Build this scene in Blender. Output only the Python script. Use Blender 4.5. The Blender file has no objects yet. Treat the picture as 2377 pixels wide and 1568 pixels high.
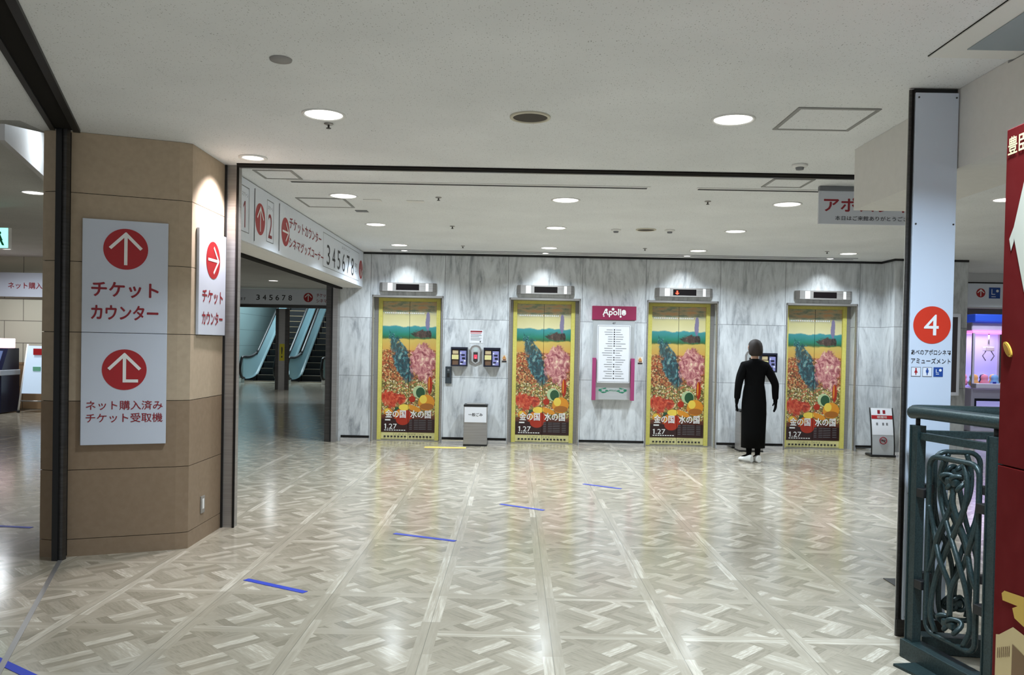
import bpy, bmesh, math, random
from mathutils import Vector, Matrix
SC = bpy.context.scene
COL = SC.collection
PI = math.pi
R = math.radians
random.seed(7)

# ------------------------------------------------------------------ camera
cam_d = bpy.data.cameras.new('camera')
cam = bpy.data.objects.new('camera', cam_d)
COL.objects.link(cam)
SC.camera = cam
cam_d.sensor_fit = 'HORIZONTAL'
cam_d.sensor_width = 36.0
cam_d.lens = 36.0 * 1906.65 / 2377.0
cam_d.shift_y = (834.34 - 784.0) / 2377.0
cam_d.clip_start = 0.05
cam_d.clip_end = 200
PIT, ROL, YAW = -0.01534, 0.01963, -0.00302
fw = Vector((math.sin(YAW) * math.cos(PIT), math.cos(YAW) * math.cos(PIT), math.sin(PIT)))
r0 = Vector((math.cos(YAW), -math.sin(YAW), 0))
u0 = r0.cross(fw)
rx = r0 * math.cos(ROL) + u0 * math.sin(ROL)
ux = -r0 * math.sin(ROL) + u0 * math.cos(ROL)
EYE = 1.412
cam.matrix_world = Matrix(((rx.x, ux.x, -fw.x, 0), (rx.y, ux.y, -fw.y, 0), (rx.z, ux.z, -fw.z, EYE), (0, 0, 0, 1)))

# ------------------------------------------------------------------ world, exposure
w = bpy.data.worlds.new('world')
SC.world = w
w.use_nodes = True
w.node_tree.nodes['Background'].inputs[0].default_value = (0.82, 0.87, 0.95, 1)
w.node_tree.nodes['Background'].inputs[1].default_value = 0.45
SC.view_settings.view_transform = 'Standard'
SC.view_settings.look = 'None'
SC.view_settings.exposure = 0.45
SC.view_settings.gamma = 1.0
SC.view_settings.use_curve_mapping = False
LIGHT_W = 18.0          # watts of one ceiling downlight
DISC_E = 3.5            # glow of its diffuser

# ------------------------------------------------------------------ dimensions (metres)
CH = 2.735              # ceiling height
WY = 11.85              # marble elevator wall
ELEV = [-1.555, 0.425, 2.41, 4.415]

# ------------------------------------------------------------------ material helpers
def lin(c):
    return tuple((x / 255 / 12.92) if x / 255 <= 0.04045 else ((x / 255 + 0.055) / 1.055) ** 2.4 for x in c)

def mat(name, rgb, rough=0.5, metal=0.0, emit=0.0, ecol=None, trans=0.0, coat=0.0, spec=0.5, alpha=1.0):
    m = bpy.data.materials.new(name)
    m.use_nodes = True
    b = m.node_tree.nodes['Principled BSDF']
    c = lin(rgb)
    b.inputs['Base Color'].default_value = (*c, 1)
    b.inputs['Roughness'].default_value = rough
    b.inputs['Metallic'].default_value = metal
    b.inputs['Specular IOR Level'].default_value = spec
    b.inputs['Coat Weight'].default_value = coat
    b.inputs['Coat Roughness'].default_value = 0.08
    b.inputs['Transmission Weight'].default_value = trans
    if emit:
        b.inputs['Emission Color'].default_value = (*(lin(ecol) if ecol else c), 1)
        b.inputs['Emission Strength'].default_value = emit
    return m

class NT:
    """small wrapper for building node graphs"""
    def __init__(s, m):
        s.m = m; s.t = m.node_tree; s.b = s.t.nodes['Principled BSDF']
    def new(s, t): return s.t.nodes.new(t)
    def put(s, node, i, v):
        if isinstance(v, bpy.types.NodeSocket): s.t.links.new(v, node.inputs[i])
        elif v is not None: node.inputs[i].default_value = v
    def math(s, op, a, b=None, c=None):
        n = s.new('ShaderNodeMath'); n.operation = op
        s.put(n, 0, a); s.put(n, 1, b); s.put(n, 2, c)
        return n.outputs[0]
    def xyz(s, x, y, z):
        n = s.new('ShaderNodeCombineXYZ'); s.put(n, 0, x); s.put(n, 1, y); s.put(n, 2, z); return n.outputs[0]
    def sep(s, v):
        n = s.new('ShaderNodeSeparateXYZ'); s.put(n, 0, v); return n.outputs
    def pos(s):
        return s.new('ShaderNodeNewGeometry').outputs['Position']
    def obj(s):
        return s.new('ShaderNodeTexCoord').outputs['Object']
    def uv(s):
        return s.new('ShaderNodeTexCoord').outputs['UV']
    def noise(s, v, scale, detail=2, rough=0.5, dist=0.0):
        n = s.new('ShaderNodeTexNoise'); s.put(n, 'Vector', v)
        n.inputs['Scale'].default_value = scale; n.inputs['Detail'].default_value = detail
        n.inputs['Roughness'].default_value = rough; n.inputs['Distortion'].default_value = dist
        return n.outputs['Fac']
    def voro(s, v, scale, out='Color'):
        n = s.new('ShaderNodeTexVoronoi'); s.put(n, 'Vector', v); n.inputs['Scale'].default_value = scale
        return n.outputs[out]
    def white(s, v):
        n = s.new('ShaderNodeTexWhiteNoise'); s.put(n, 'Vector', v); return n.outputs['Value']
    def ramp(s, f, stops, const=False):
        n = s.new('ShaderNodeValToRGB'); s.put(n, 0, f)
        e = n.color_ramp.elements
        while len(e) < len(stops): e.new(0.5)
        for k, (p, c) in enumerate(stops):
            e[k].position = p; e[k].color = (*lin(c), 1)
        if const: n.color_ramp.interpolation = 'CONSTANT'
        return n.outputs[0]
    def mix(s, f, a, b):
        n = s.new('ShaderNodeMix'); n.data_type = 'RGBA'
        s.put(n, 0, f)
        for i, v in ((6, a), (7, b)):
            if isinstance(v, tuple): v = (*lin(v), 1)
            s.put(n, i, v)
        return n.outputs[2]
    def mixf(s, f, a, b):
        n = s.new('ShaderNodeMix'); s.put(n, 0, f); s.put(n, 2, a); s.put(n, 3, b); return n.outputs[0]
    def color(s, sock): s.t.links.new(sock, s.b.inputs['Base Color'])
    def bump(s, h, strength=0.3, dist=0.01):
        n = s.new('ShaderNodeBump'); n.inputs['Strength'].default_value = strength; n.inputs['Distance'].default_value = dist
        s.put(n, 'Height', h); s.t.links.new(n.outputs[0], s.b.inputs['Normal'])

def mat_floor():
    m = mat('vinyl_parquet_floor', (180, 175, 160), 0.15, spec=0.5)
    n = NT(m); X, Y, Z = n.sep(n.pos())
    tx = n.math('DIVIDE', n.math('ADD', X, 0.398), 0.6); ty = n.math('DIVIDE', n.math('SUBTRACT', Y, 4.6014), 0.6)
    ix = n.math('FLOOR', tx); iy = n.math('FLOOR', ty)
    fx = n.math('FRACT', tx); fy = n.math('FRACT', ty)
    dx = n.math('MULTIPLY', n.math('MINIMUM', fx, n.math('SUBTRACT', 1.0, fx)), 0.6)
    dy = n.math('MULTIPLY', n.math('MINIMUM', fy, n.math('SUBTRACT', 1.0, fy)), 0.6)
    bx = n.math('LESS_THAN', dx, 0.047); by = n.math('LESS_THAN', dy, 0.040)
    # diagonal basket weave inside each tile
    u = n.math('MULTIPLY', n.math('ADD', fx, fy), 2.0); v = n.math('MULTIPLY', n.math('SUBTRACT', fx, fy), 2.0)
    fu = n.math('FLOOR', u); fv = n.math('FLOOR', v)
    ch = n.math('MODULO', n.math('ADD', n.math('ADD', fu, fv), 20.0), 2.0)
    co = n.mixf(ch, u, v); al = n.mixf(ch, v, u)
    pl = n.math('FLOOR', n.math('MULTIPLY', co, 4.0))
    par = n.math('MODULO', n.math('ADD', n.math('MULTIPLY', ix, 3.0), n.math('ADD', iy, 90.0)), 3.0)
    rnd = n.white(n.xyz(n.math('ADD', fu, n.math('MULTIPLY', ch, 9.0)), n.math('ADD', fv, n.math('MULTIPLY', par, 5.0)), pl))
    grain = n.noise(n.xyz(n.math('MULTIPLY', co, 14.0), n.math('MULTIPLY', al, 1.6), n.math('MULTIPLY', rnd, 20.0)), 1.6, 5, 0.6)
    f1 = n.math('ADD', n.math('MULTIPLY', rnd, 0.80), n.math('MULTIPLY', n.math('SUBTRACT', grain, 0.5), 0.95))
    stops = [(0.0, (136, 127, 111)), (0.22, (152, 143, 126)), (0.55, (165, 156, 139)), (0.72, (176, 167, 150)), (0.86, (197, 188, 172)), (1.0, (208, 200, 185))]
    c_in = n.ramp(f1, stops)
    # border planks
    sx = n.math('FLOOR', n.math('MULTIPLY', tx, 2.0)); sy = n.math('FLOOR', n.math('MULTIPLY', ty, 2.0))
    rb = n.white(n.xyz(sx, n.math('FLOOR', n.math('MULTIPLY', ty, 1.37)), 3.0)); rc = n.white(n.xyz(n.math('FLOOR', n.math('MULTIPLY', tx, 1.0)), sy, 8.0))
    gb = n.noise(n.xyz(n.math('MULTIPLY', X, 60.0), n.math('MULTIPLY', Y, 4.0), 0.0), 1.0, 4, 0.6)
    gc = n.noise(n.xyz(n.math('MULTIPLY', X, 4.0), n.math('MULTIPLY', Y, 60.0), 4.0), 1.0, 4, 0.6)
    fb = n.math('ADD', n.math('ADD', n.math('MULTIPLY', rb, 0.55), 0.28), n.math('MULTIPLY', n.math('SUBTRACT', gb, 0.5), 0.9))
    fc = n.math('ADD', n.math('ADD', n.math('MULTIPLY', rc, 0.5), 0.25), n.math('MULTIPLY', n.math('SUBTRACT', gc, 0.5), 0.9))
    c = n.mix(by, c_in, n.ramp(fc, stops)); c = n.mix(bx, c, n.ramp(fb, stops))
    seam = n.math('LESS_THAN', dx, 0.0016)
    c = n.mix(n.math('MULTIPLY', seam, 0.75), c, (110, 105, 94))
    n.color(c)
    wav = n.noise(n.xyz(n.math('MULTIPLY', X, 3.0), n.math('MULTIPLY', Y, 3.0), 0.0), 2.0, 2)
    n.bump(wav, 0.06, 0.01)
    return m

def mat_ceiling(name='acoustic_ceiling_board', base=(228, 230, 231)):
    m = mat(name, base, 0.95, spec=0.1)
    n = NT(m); X, Y, Z = n.sep(n.pos())
    wob = n.noise(n.xyz(X, Y, 0.0), 9.0, 2)
    v = n.xyz(n.math('MULTIPLY', X, 1.0), n.math('ADD', n.math('MULTIPLY', Y, 1.25), n.math('MULTIPLY', wob, 0.12)), 0.0)
    d = n.voro(v, 92.0, 'Distance'); cells = n.sep(n.voro(v, 92.0, 'Color'))[0]
    lim = n.math('MULTIPLY', n.math('MAXIMUM', n.math('SUBTRACT', cells, 0.12), 0.0), 0.34)
    hole = n.math('LESS_THAN', d, lim)
    tone = n.noise(n.xyz(X, Y, 0.0), 1.3, 3)
    c = n.ramp(tone, [(0.3, tuple(max(0, k - 5) for k in base)), (0.7, tuple(k + 5 for k in base))])
    n.color(n.mix(n.math('MULTIPLY', hole, 0.5), c, (108, 106, 102)))
    return m

def mat_marble():
    m = mat('grey_white_marble', (200, 205, 208), 0.09, coat=0.0, spec=0.45)
    n = NT(m); X, Y, Z = n.sep(n.pos())
    px = n.math('FLOOR', n.math('DIVIDE', n.math('ADD', X, 30.0), 0.9925))
    pz = n.math('GREATER_THAN', Z, 1.79)
    off = n.math('ADD', n.math('MULTIPLY', px, 5.3), n.math('MULTIPLY', pz, 2.1))
    lean = n.math('MULTIPLY', n.math('SUBTRACT', n.white(n.xyz(px, pz, 1.0)), 0.5), 0.22)
    xs = n.math('ADD', n.math('ADD', X, n.math('MULTIPLY', Z, lean)), Y)
    v1 = n.xyz(n.math('MULTIPLY', xs, 5.0), off, n.math('MULTIPLY', Z, 1.15))
    a = n.noise(v1, 1.0, 8, 0.68, 1.3)
    v2 = n.xyz(n.math('MULTIPLY', xs, 13.0), n.math('ADD', off, 9.0), n.math('MULTIPLY', Z, 2.6))
    b = n.noise(v2, 1.0, 6, 0.65, 1.2)
    f = n.math('ADD', n.math('MULTIPLY', a, 0.68), n.math('MULTIPLY', b, 0.32))
    c = n.ramp(f, [(0.33, (140, 145, 150)), (0.43, (180, 184, 188)), (0.50, (202, 206, 209)), (0.64, (220, 224, 227))])
    jl = n.math('LESS_THAN', n.math('ABSOLUTE', n.math('SUBTRACT', Z, 0.95)), 0.004)
    j2 = n.math('LESS_THAN', n.math('ABSOLUTE', n.math('SUBTRACT', Z, 1.79)), 0.004)
    j = n.math('MAXIMUM', jl, j2)
    for cx in ELEV:
        d = n.math('ABSOLUTE', n.math('SUBTRACT', n.math('ABSOLUTE', n.math('SUBTRACT', X, cx)), 0.535))
        j = n.math('MAXIMUM', j, n.math('LESS_THAN', d, 0.0045))
    n.color(n.mix(n.math('MULTIPLY', j, 0.65), c, (92, 96, 98)))
    return m

def mat_steel(name, rgb, rough=0.32, metal=0.9):
    m = mat(name, rgb, rough, metal)
    n = NT(m); X, Y, Z = n.sep(n.obj())
    g = n.noise(n.xyz(n.math('MULTIPLY', X, 2.0), n.math('MULTIPLY', Y, 2.0), n.math('MULTIPLY', Z, 90.0)), 1.0, 3)
    n.color(n.ramp(g, [(0.3, tuple(max(0, k - 8) for k in rgb)), (0.7, tuple(min(255, k + 8) for k in rgb))]))
    return m

def mat_plaster(name, rgb, rough=0.75, amp=4, scale=25):
    m = mat(name, rgb, rough, spec=0.3)
    n = NT(m); g = n.noise(n.pos(), scale, 4)
    n.color(n.ramp(g, [(0.3, tuple(max(0, k - amp) for k in rgb)), (0.7, tuple(min(255, k + amp) for k in rgb))]))
    return m

def mat_hammer():
    m = mat('hammered_green_paint', (36, 50, 51), 0.38, 0.25)
    n = NT(m); g = n.noise(n.obj(), 140.0, 2)
    n.color(n.ramp(g, [(0.3, (28, 42, 43)), (0.7, (44, 61, 61))])); n.bump(g, 0.25, 0.003)
    return m

def mat_poster():
    m = mat('garden_landscape_print', (200, 170, 90), 0.28, coat=0.2)
    n = NT(m); U, V, _ = n.sep(n.uv())
    t = n.math('SUBTRACT', 1.0, V)                              # 0 at the top of the sheet
    wob = n.math('MULTIPLY', n.math('SUBTRACT', n.noise(n.xyz(n.math('MULTIPLY', U, 4.0), n.math('MULTIPLY', t, 12.0), 0.0), 1.5, 4), 0.5), 0.035)
    tt = n.math('ADD', t, wob)
    base = n.ramp(tt, [(0.0, (126, 143, 118)), (0.045, (196, 160, 118)), (0.085, (186, 180, 148)), (0.11, (214, 206, 150)),
                       (0.185, (226, 218, 170)), (0.19, (70, 150, 156)), (0.255, (44, 128, 104)), (0.28, (60, 100, 60)), (0.29, (206, 180, 96)),
                       (0.36, (206, 164, 84)), (0.44, (176, 108, 66)), (0.62, (170, 136, 84)), (0.82, (186, 128, 66)), (0.87, (116, 60, 40)),
                       (0.91, (62, 26, 22)), (1.0, (48, 20, 20))])
    cl = n.noise(n.xyz(n.math('MULTIPLY', U, 3.0), n.math('MULTIPLY', t, 30.0), 2.0), 1.6, 5, 0.6)
    cloud = n.ramp(cl, [(0.35, (90, 130, 116)), (0.5, (190, 178, 140)), (0.62, (214, 164, 116))])
    top = n.math('LESS_THAN', tt, 0.085)
    base = n.mix(n.math('MULTIPLY', top, 0.75), base, cloud)
    jx = n.math('MULTIPLY', n.math('SUBTRACT', n.noise(n.xyz(n.math('MULTIPLY', U, 20.0), n.math('MULTIPLY', t, 50.0), 5.0), 1.0, 4, 0.7), 0.5), 0.06)
    jy = n.math('MULTIPLY', n.math('SUBTRACT', n.noise(n.xyz(n.math('MULTIPLY', U, 20.0), n.math('MULTIPLY', t, 50.0), 9.0), 1.0, 4, 0.7), 0.5), 0.06)
    vc = n.sep(n.voro(n.xyz(n.math('ADD', U, jx), n.math('ADD', n.math('MULTIPLY', t, 2.5), jy), 0.0), 44.0, 'Color'))
    low = n.math('GREATER_THAN', n.math('ADD', t, n.math('MULTIPLY', wob, 1.5)), 0.60)
    red = n.ramp(vc[0], [(0.0, (84, 60, 40)), (0.25, (146, 88, 54)), (0.45, (178, 98, 62)), (0.62, (196, 152, 98)), (0.8, (170, 70, 50)), (0.93, (222, 200, 150))], True)
    gre = n.ramp(vc[1], [(0.0, (76, 66, 40)), (0.2, (130, 114, 62)), (0.4, (190, 174, 104)), (0.58, (226, 218, 180)), (0.72, (102, 116, 66)), (0.85, (196, 124, 84)), (0.94, (176, 62, 50))], True)
    fl = n.mix(low, red, gre)
    patch = n.noise(n.xyz(n.math('MULTIPLY', U, 3.2), n.math('MULTIPLY', t, 8.0), 7.0), 1.3, 2)
    mask = n.math('MULTIPLY', n.math('GREATER_THAN', tt, 0.37), n.math('LESS_THAN', tt, 0.87))
    c = n.mix(n.math('MULTIPLY', mask, 0.88), base, fl)
    # loose painterly drifts of colour over the meadow
    strk = n.noise(n.xyz(n.math('MULTIPLY', U, 9.0), n.math('MULTIPLY', t, 16.0), 3.0), 1.0, 5, 0.62, 1.6)
    w1 = n.math('MULTIPLY', n.math('SUBTRACT', n.noise(n.xyz(n.math('MULTIPLY', U, 5.0), n.math('MULTIPLY', t, 11.0), 1.0), 1.0, 6, 0.7, 0.8), 0.5), 4.2)
    def drift(cu, ct, ru, rt, slope, colr):
        nonlocal c
        a = n.math('DIVIDE', n.math('SUBTRACT', n.math('SUBTRACT', U, cu), n.math('MULTIPLY', n.math('SUBTRACT', t, ct), slope)), ru)
        b = n.math('DIVIDE', n.math('SUBTRACT', t, ct), rt)
        d = n.math('ADD', n.math('ADD', n.math('MULTIPLY', a, a), n.math('MULTIPLY', b, b)), w1)
        c = n.mix(n.math('MINIMUM', n.math('MAXIMUM', n.math('MULTIPLY', n.math('SUBTRACT', 1.15, d), 2.5), 0.0), 0.94), c, colr)
    drift(0.84, 0.16, 0.035, 0.075, 0.0, (126, 118, 156))
    drift(0.36, 0.44, 0.17, 0.19, 0.85, n.ramp(strk, [(0.3, (20, 44, 52)), (0.5, (30, 78, 88)), (0.62, (84, 146, 150)), (0.72, (196, 186, 150))]))
    drift(0.76, 0.45, 0.24, 0.14, 0.0, n.ramp(strk, [(0.32, (120, 54, 62)), (0.46, (176, 104, 112)), (0.58, (218, 166, 156)), (0.7, (236, 222, 186))]))
    drift(0.74, 0.245, 0.19, 0.035, 0.0, n.ramp(strk, [(0.35, (40, 28, 28)), (0.6, (92, 66, 60)), (0.75, (150, 120, 104))]))
    drift(0.20, 0.745, 0.20, 0.065, 0.0, n.ramp(strk, [(0.32, (120, 34, 26)), (0.48, (196, 56, 40)), (0.6, (214, 96, 66)), (0.7, (232, 190, 140))]))
    n.color(c)
    return m

M = {}
M['floor'] = mat_floor()
M['ceil'] = mat_ceiling()
M['marble'] = mat_marble()
M['poster'] = mat_poster()
M['steel'] = mat_steel('brushed_steel', (158, 155, 152), 0.35, 0.55)
M['dsteel'] = mat_steel('dark_steel', (78, 76, 74), 0.35, 0.7)
M['bsteel'] = mat('bright_steel', (215, 216, 215), 0.12, 1.0)
M['black'] = mat('black_paint', (14, 14, 15), 0.5)
M['slot'] = mat('dark_groove', (34, 32, 30), 0.9, spec=0.1)
M['beige'] = mat_plaster('beige_cladding', (180, 163, 140), 0.55)
M['brown'] = mat_plaster('brown_cladding', (142, 122, 100), 0.5)
M['white'] = mat_plaster('white_paint', (214, 214, 214), 0.6, 2)
M['sign'] = mat('white_sign_board', (204, 212, 226), 0.35)
M['hframe'] = mat('hatch_frame_grey', (142, 142, 140), 0.6)
M['lsign'] = mat('white_lintel_board', (228, 234, 244), 0.4)
M['panel'] = mat('white_metal_panel', (208, 218, 232), 0.3)
M['bulk'] = mat_plaster('white_bulkhead_paint', (222, 220, 216), 0.8, 2)
M['red'] = mat('sign_red', (170, 27, 34), 0.45)
M['lred'] = mat('lettering_red', (142, 24, 38), 0.5)
M['orange'] = mat('orange_red_disc', (214, 52, 26), 0.4)
M['ink'] = mat('dark_ink', (40, 38, 42), 0.6)
M['grey'] = mat('grey_line', (120, 122, 126), 0.6)
M['wht'] = mat('white_ink', (240, 240, 238), 0.5)
M['lamp'] = mat('lamp_diffuser', (255, 253, 248), 0.5, emit=DISC_E, ecol=(255, 252, 246))
M['rim'] = mat('lamp_rim', (226, 226, 224), 0.4)
M['refl'] = mat('lamp_reflector', (235, 235, 235), 0.25, 0.0)
M['yellow'] = mat_plaster('yellow_film', (214, 204, 108), 0.4, 5, 40)
M['cream'] = mat('cream_print', (220, 212, 150), 0.4)
M['display'] = mat('dark_display', (16, 12, 14), 0.15)
M['ledred'] = mat('red_led', (255, 60, 40), 0.4, emit=4.0, ecol=(255, 50, 30))
M['maroon'] = mat('maroon_board', (142, 40, 78), 0.4)
M['mauve'] = mat('mauve_rail', (160, 62, 112), 0.4)
M['alu'] = mat('pale_aluminium', (196, 200, 202), 0.35, 0.35)
M['paper'] = mat('white_paper', (232, 234, 240), 0.6)
M['navy'] = mat('navy_plastic', (22, 26, 44), 0.35)
M['clear'] = mat('clear_acrylic', (240, 245, 248), 0.04, trans=0.96)
M['glass'] = mat('balustrade_glass', (176, 212, 220), 0.12, trans=0.25)
M['tape'] = mat('blue_tape', (30, 54, 168), 0.45)
M['ytape'] = mat('yellow_tactile_strip', (236, 206, 104), 0.6)
M['green'] = mat_hammer()
M['bluegrey'] = mat('blue_grey_filter', (150, 160, 166), 0.8)
M['poster_red'] = mat_plaster('crimson_board', (104, 26, 28), 0.8, 4, 12); M['poster_red'].node_tree.nodes['Principled BSDF'].inputs['Specular IOR Level'].default_value = 0.1

# ------------------------------------------------------------------ mesh builder
_tcache = {}
def text_data(body, bold=0.0, res=3):
    k = (body, bold, res)
    if k in _tcache: return _tcache[k]
    cu = bpy.data.curves.new('t', 'FONT'); cu.body = body; cu.offset = bold; cu.resolution_u = res
    ob = bpy.data.objects.new('t', cu); COL.objects.link(ob)
    me = bpy.data.meshes.new_from_object(ob.evaluated_get(bpy.context.evaluated_depsgraph_get()))
    vs = [(v.co.x, v.co.y) for v in me.vertices]; fs = [tuple(p.vertices) for p in me.polygons]
    bpy.data.objects.remove(ob); bpy.data.curves.remove(cu); bpy.data.meshes.remove(me)
    x0 = min(p[0] for p in vs); x1 = max(p[0] for p in vs); y0 = min(p[1] for p in vs); y1 = max(p[1] for p in vs)
    vs = [((x - (x0 + x1) / 2) / (x1 - x0), (y - (y0 + y1) / 2) / (y1 - y0)) for x, y in vs]
    _tcache[k] = (vs, fs, (x1 - x0) / (y1 - y0))
    return _tcache[k]

def clip(poly, axis, lim, keep_less):
    out = []
    for i in range(len(poly)):
        a, b = poly[i], poly[(i + 1) % len(poly)]
        ia = (a[axis] <= lim) == keep_less; ib = (b[axis] <= lim) == keep_less
        if ia: out.append(a)
        if ia != ib:
            t = (lim - a[axis]) / (b[axis] - a[axis]); out.append((a[0] + t * (b[0] - a[0]), a[1] + t * (b[1] - a[1])))
    return out

def spline(pts, n=6, closed=False):
    P = [Vector(p) for p in pts]; out = []; N = len(P)
    rng = range(N if closed else N - 1)
    for i in rng:
        p1, p2 = P[i], P[(i + 1) % N]
        p0 = P[i - 1] if (i > 0 or closed) else p1; p3 = P[(i + 2) % N] if (i + 2 < N or closed) else p2
        for k in range(n):
            t = k / n
            out.append(0.5 * ((2 * p1) + (p2 - p0) * t + (2 * p0 - 5 * p1 + 4 * p2 - p3) * t * t + (3 * p1 - p0 - 3 * p2 + p3) * t ** 3))
    if not closed: out.append(P[-1])
    return out

class MB:
    def __init__(s):
        s.bm = bmesh.new(); s.mats = []; s.uv = None
    def mi(s, m):
        if isinstance(m, str): m = M[m]
        if m not in s.mats: s.mats.append(m)
        return s.mats.index(m)
    def face(s, pts, m):
        f = s.bm.faces.new([s.bm.verts.new(p) for p in pts]); f.material_index = s.mi(m); return f
    def box(s, x0, x1, y0, y1, z0, z1, m, bevel=0.0, seg=2):
        g = bmesh.ops.create_cube(s.bm, size=1.0); vs = g['verts']
        for v in vs:
            v.co = Vector((x0 if v.co.x < 0 else x1, y0 if v.co.y < 0 else y1, z0 if v.co.z < 0 else z1))
        fs = list({f for v in vs for f in v.link_faces})
        if bevel:
            r = bmesh.ops.bevel(s.bm, geom=list({e for f in fs for e in f.edges}), offset=bevel, segments=seg, affect='EDGES', profile=0.5)
            fs = [f for f in s.bm.faces if f in set(r['faces']) or (f in fs and f.is_valid)] if False else None
            done = set(r['faces'])
            for f in done: f.material_index = s.mi(m)
            for v in {v for f in done for v in f.verts}:
                for f in v.link_faces: f.material_index = s.mi(m)
        else:
            for f in fs: f.material_index = s.mi(m)
        return s
    def prism(s, poly, z0, z1, m, top=True):
        """poly: xy outline (ccw); extruded along z"""
        i = s.mi(m); a = [s.bm.verts.new((x, y, z0)) for x, y in poly]; b = [s.bm.verts.new((x, y, z1)) for x, y in poly]
        N = len(poly)
        for k in range(N):
            f = s.bm.faces.new((a[k], a[(k + 1) % N], b[(k + 1) % N], b[k])); f.material_index = i
        if top:
            for q in (a[::-1], b):
                f = s.bm.faces.new(q); f.material_index = i
        return s
    def plate(s, poly, y0, y1, m):
        """poly: xz outline; a slab from y0 (front) to y1"""
        i = s.mi(m); a = [s.bm.verts.new((x, y0, z)) for x, z in poly]; b = [s.bm.verts.new((x, y1, z)) for x, z in poly]
        N = len(poly)
        for k in range(N):
            f = s.bm.faces.new((a[k], b[k], b[(k + 1) % N], a[(k + 1) % N])); f.material_index = i
        f = s.bm.faces.new(a); f.material_index = i
        f = s.bm.faces.new(b[::-1]); f.material_index = i
        return s
    def flat(s, poly, y, m):
        """poly: xz outline lying on a board, facing -y"""
        f = s.face([(x, y, z) for x, z in poly], m)
        f.normal_update()
        if f.normal.y > 0: f.normal_flip()
        return f
    def disc(s, cx, cz, r, y, m, n=40, t=0.0, rz=None):
        pts = [(cx + r * math.cos(2 * PI * k / n), cz + (rz or r) * math.sin(2 * PI * k / n)) for k in range(n)]
        if t: s.plate(pts, y, y + t, m)
        else: s.flat(pts, y, m)
    def arrow(s, cx, cz, r, y, m, ang=0.0, t=0.085, head=0.62, hook=False):
        """thin up arrow with an open head, turned by ang clockwise"""
        lay = [0]
        def bar(p, q, w):
            lay[0] += 1
            p, q = Vector(p), Vector(q); d = (q - p).normalized(); nrm = Vector((-d.y, d.x)) * w
            pts = [p + nrm, p - nrm, q - nrm, q + nrm]
            c, sn = math.cos(-ang), math.sin(-ang)
            s.flat([(cx + r * (a.x * c - a.y * sn), cz + r * (a.x * sn + a.y * c)) for a in pts], y - 0.0004 * lay[0], m)
        bar((0, -0.78 if not hook else -0.62), (0, 0.70), t)
        bar((-t * 0.5, 0.78), (head + 0.1, 0.02), t); bar((t * 0.5, 0.78), (-head - 0.1, 0.02), t)
        if hook: bar((-t, -0.55), (0.62, -0.55), t)
    def text(s, body, cx, cz, w, h, y, m, bold=0.0, res=3):
        vs, fs, asp = text_data(body, 0.0, res)
        if w is None: w = h * asp
        if h is None: h = w / asp
        i = s.mi(m); d = bold * h * 0.8
        offs = [(0, 0)] if not bold else [(0, 0), (d, 0), (-d, 0), (0, d), (0, -d)]
        for k, (ox, oz) in enumerate(offs):
            V = [s.bm.verts.new((cx + a * w + ox, y - 0.00012 * k, cz + b * h + oz)) for a, b in vs]
            for f in fs:
                try:
                    q = s.bm.faces.new([V[j] for j in f]); q.material_index = i
                except ValueError: pass
        return s
    def cyl(s, p, q, r, m, n=16, r2=None, caps=True):
        p, q = Vector(p), Vector(q); d = (q - p).normalized()
        a = d.orthogonal().normalized(); b = d.cross(a); i = s.mi(m)
        A = [s.bm.verts.new(p + (a * math.cos(2 * PI * k / n) + b * math.sin(2 * PI * k / n)) * r) for k in range(n)]
        r2 = r if r2 is None else r2
        B = [s.bm.verts.new(q + (a * math.cos(2 * PI * k / n) + b * math.sin(2 * PI * k / n)) * r2) for k in range(n)]
        for k in range(n):
            f = s.bm.faces.new((A[k], A[(k + 1) % n], B[(k + 1) % n], B[k])); f.material_index = i; f.smooth = True
        if caps:
            for qd in (A[::-1], B):
                f = s.bm.faces.new(qd); f.material_index = i
        return s
    def tube(s, pts, r, m, n=10, closed=False, flatten=None):
        P = [Vector(p) for p in pts]; i = s.mi(m); rings = []; N = len(P); up = None
        for k in range(N):
            if closed: t = (P[(k + 1) % N] - P[k - 1]).normalized()
            else: t = (P[min(k + 1, N - 1)] - P[max(k - 1, 0)]).normalized()
            if up is None: up = t.orthogonal().normalized()
            up = (up - t * up.dot(t)); up = up.normalized() if up.length > 1e-6 else t.orthogonal().normalized()
            b = t.cross(up); rr = r[k] if isinstance(r, (list, tuple)) else r
            rings.append([s.bm.verts.new(P[k] + (up * math.cos(2 * PI * j / n) + b * math.sin(2 * PI * j / n)) * rr) for j in range(n)])
        for k in range(N if closed else N - 1):
            A, B = rings[k], rings[(k + 1) % N]
            for j in range(n):
                f = s.bm.faces.new((A[j], A[(j + 1) % n], B[(j + 1) % n], B[j])); f.material_index = i; f.smooth = True
        if not closed:
            f = s.bm.faces.new(rings[0][::-1]); f.material_index = i
            f = s.bm.faces.new(rings[-1]); f.material_index = i
        return s
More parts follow.
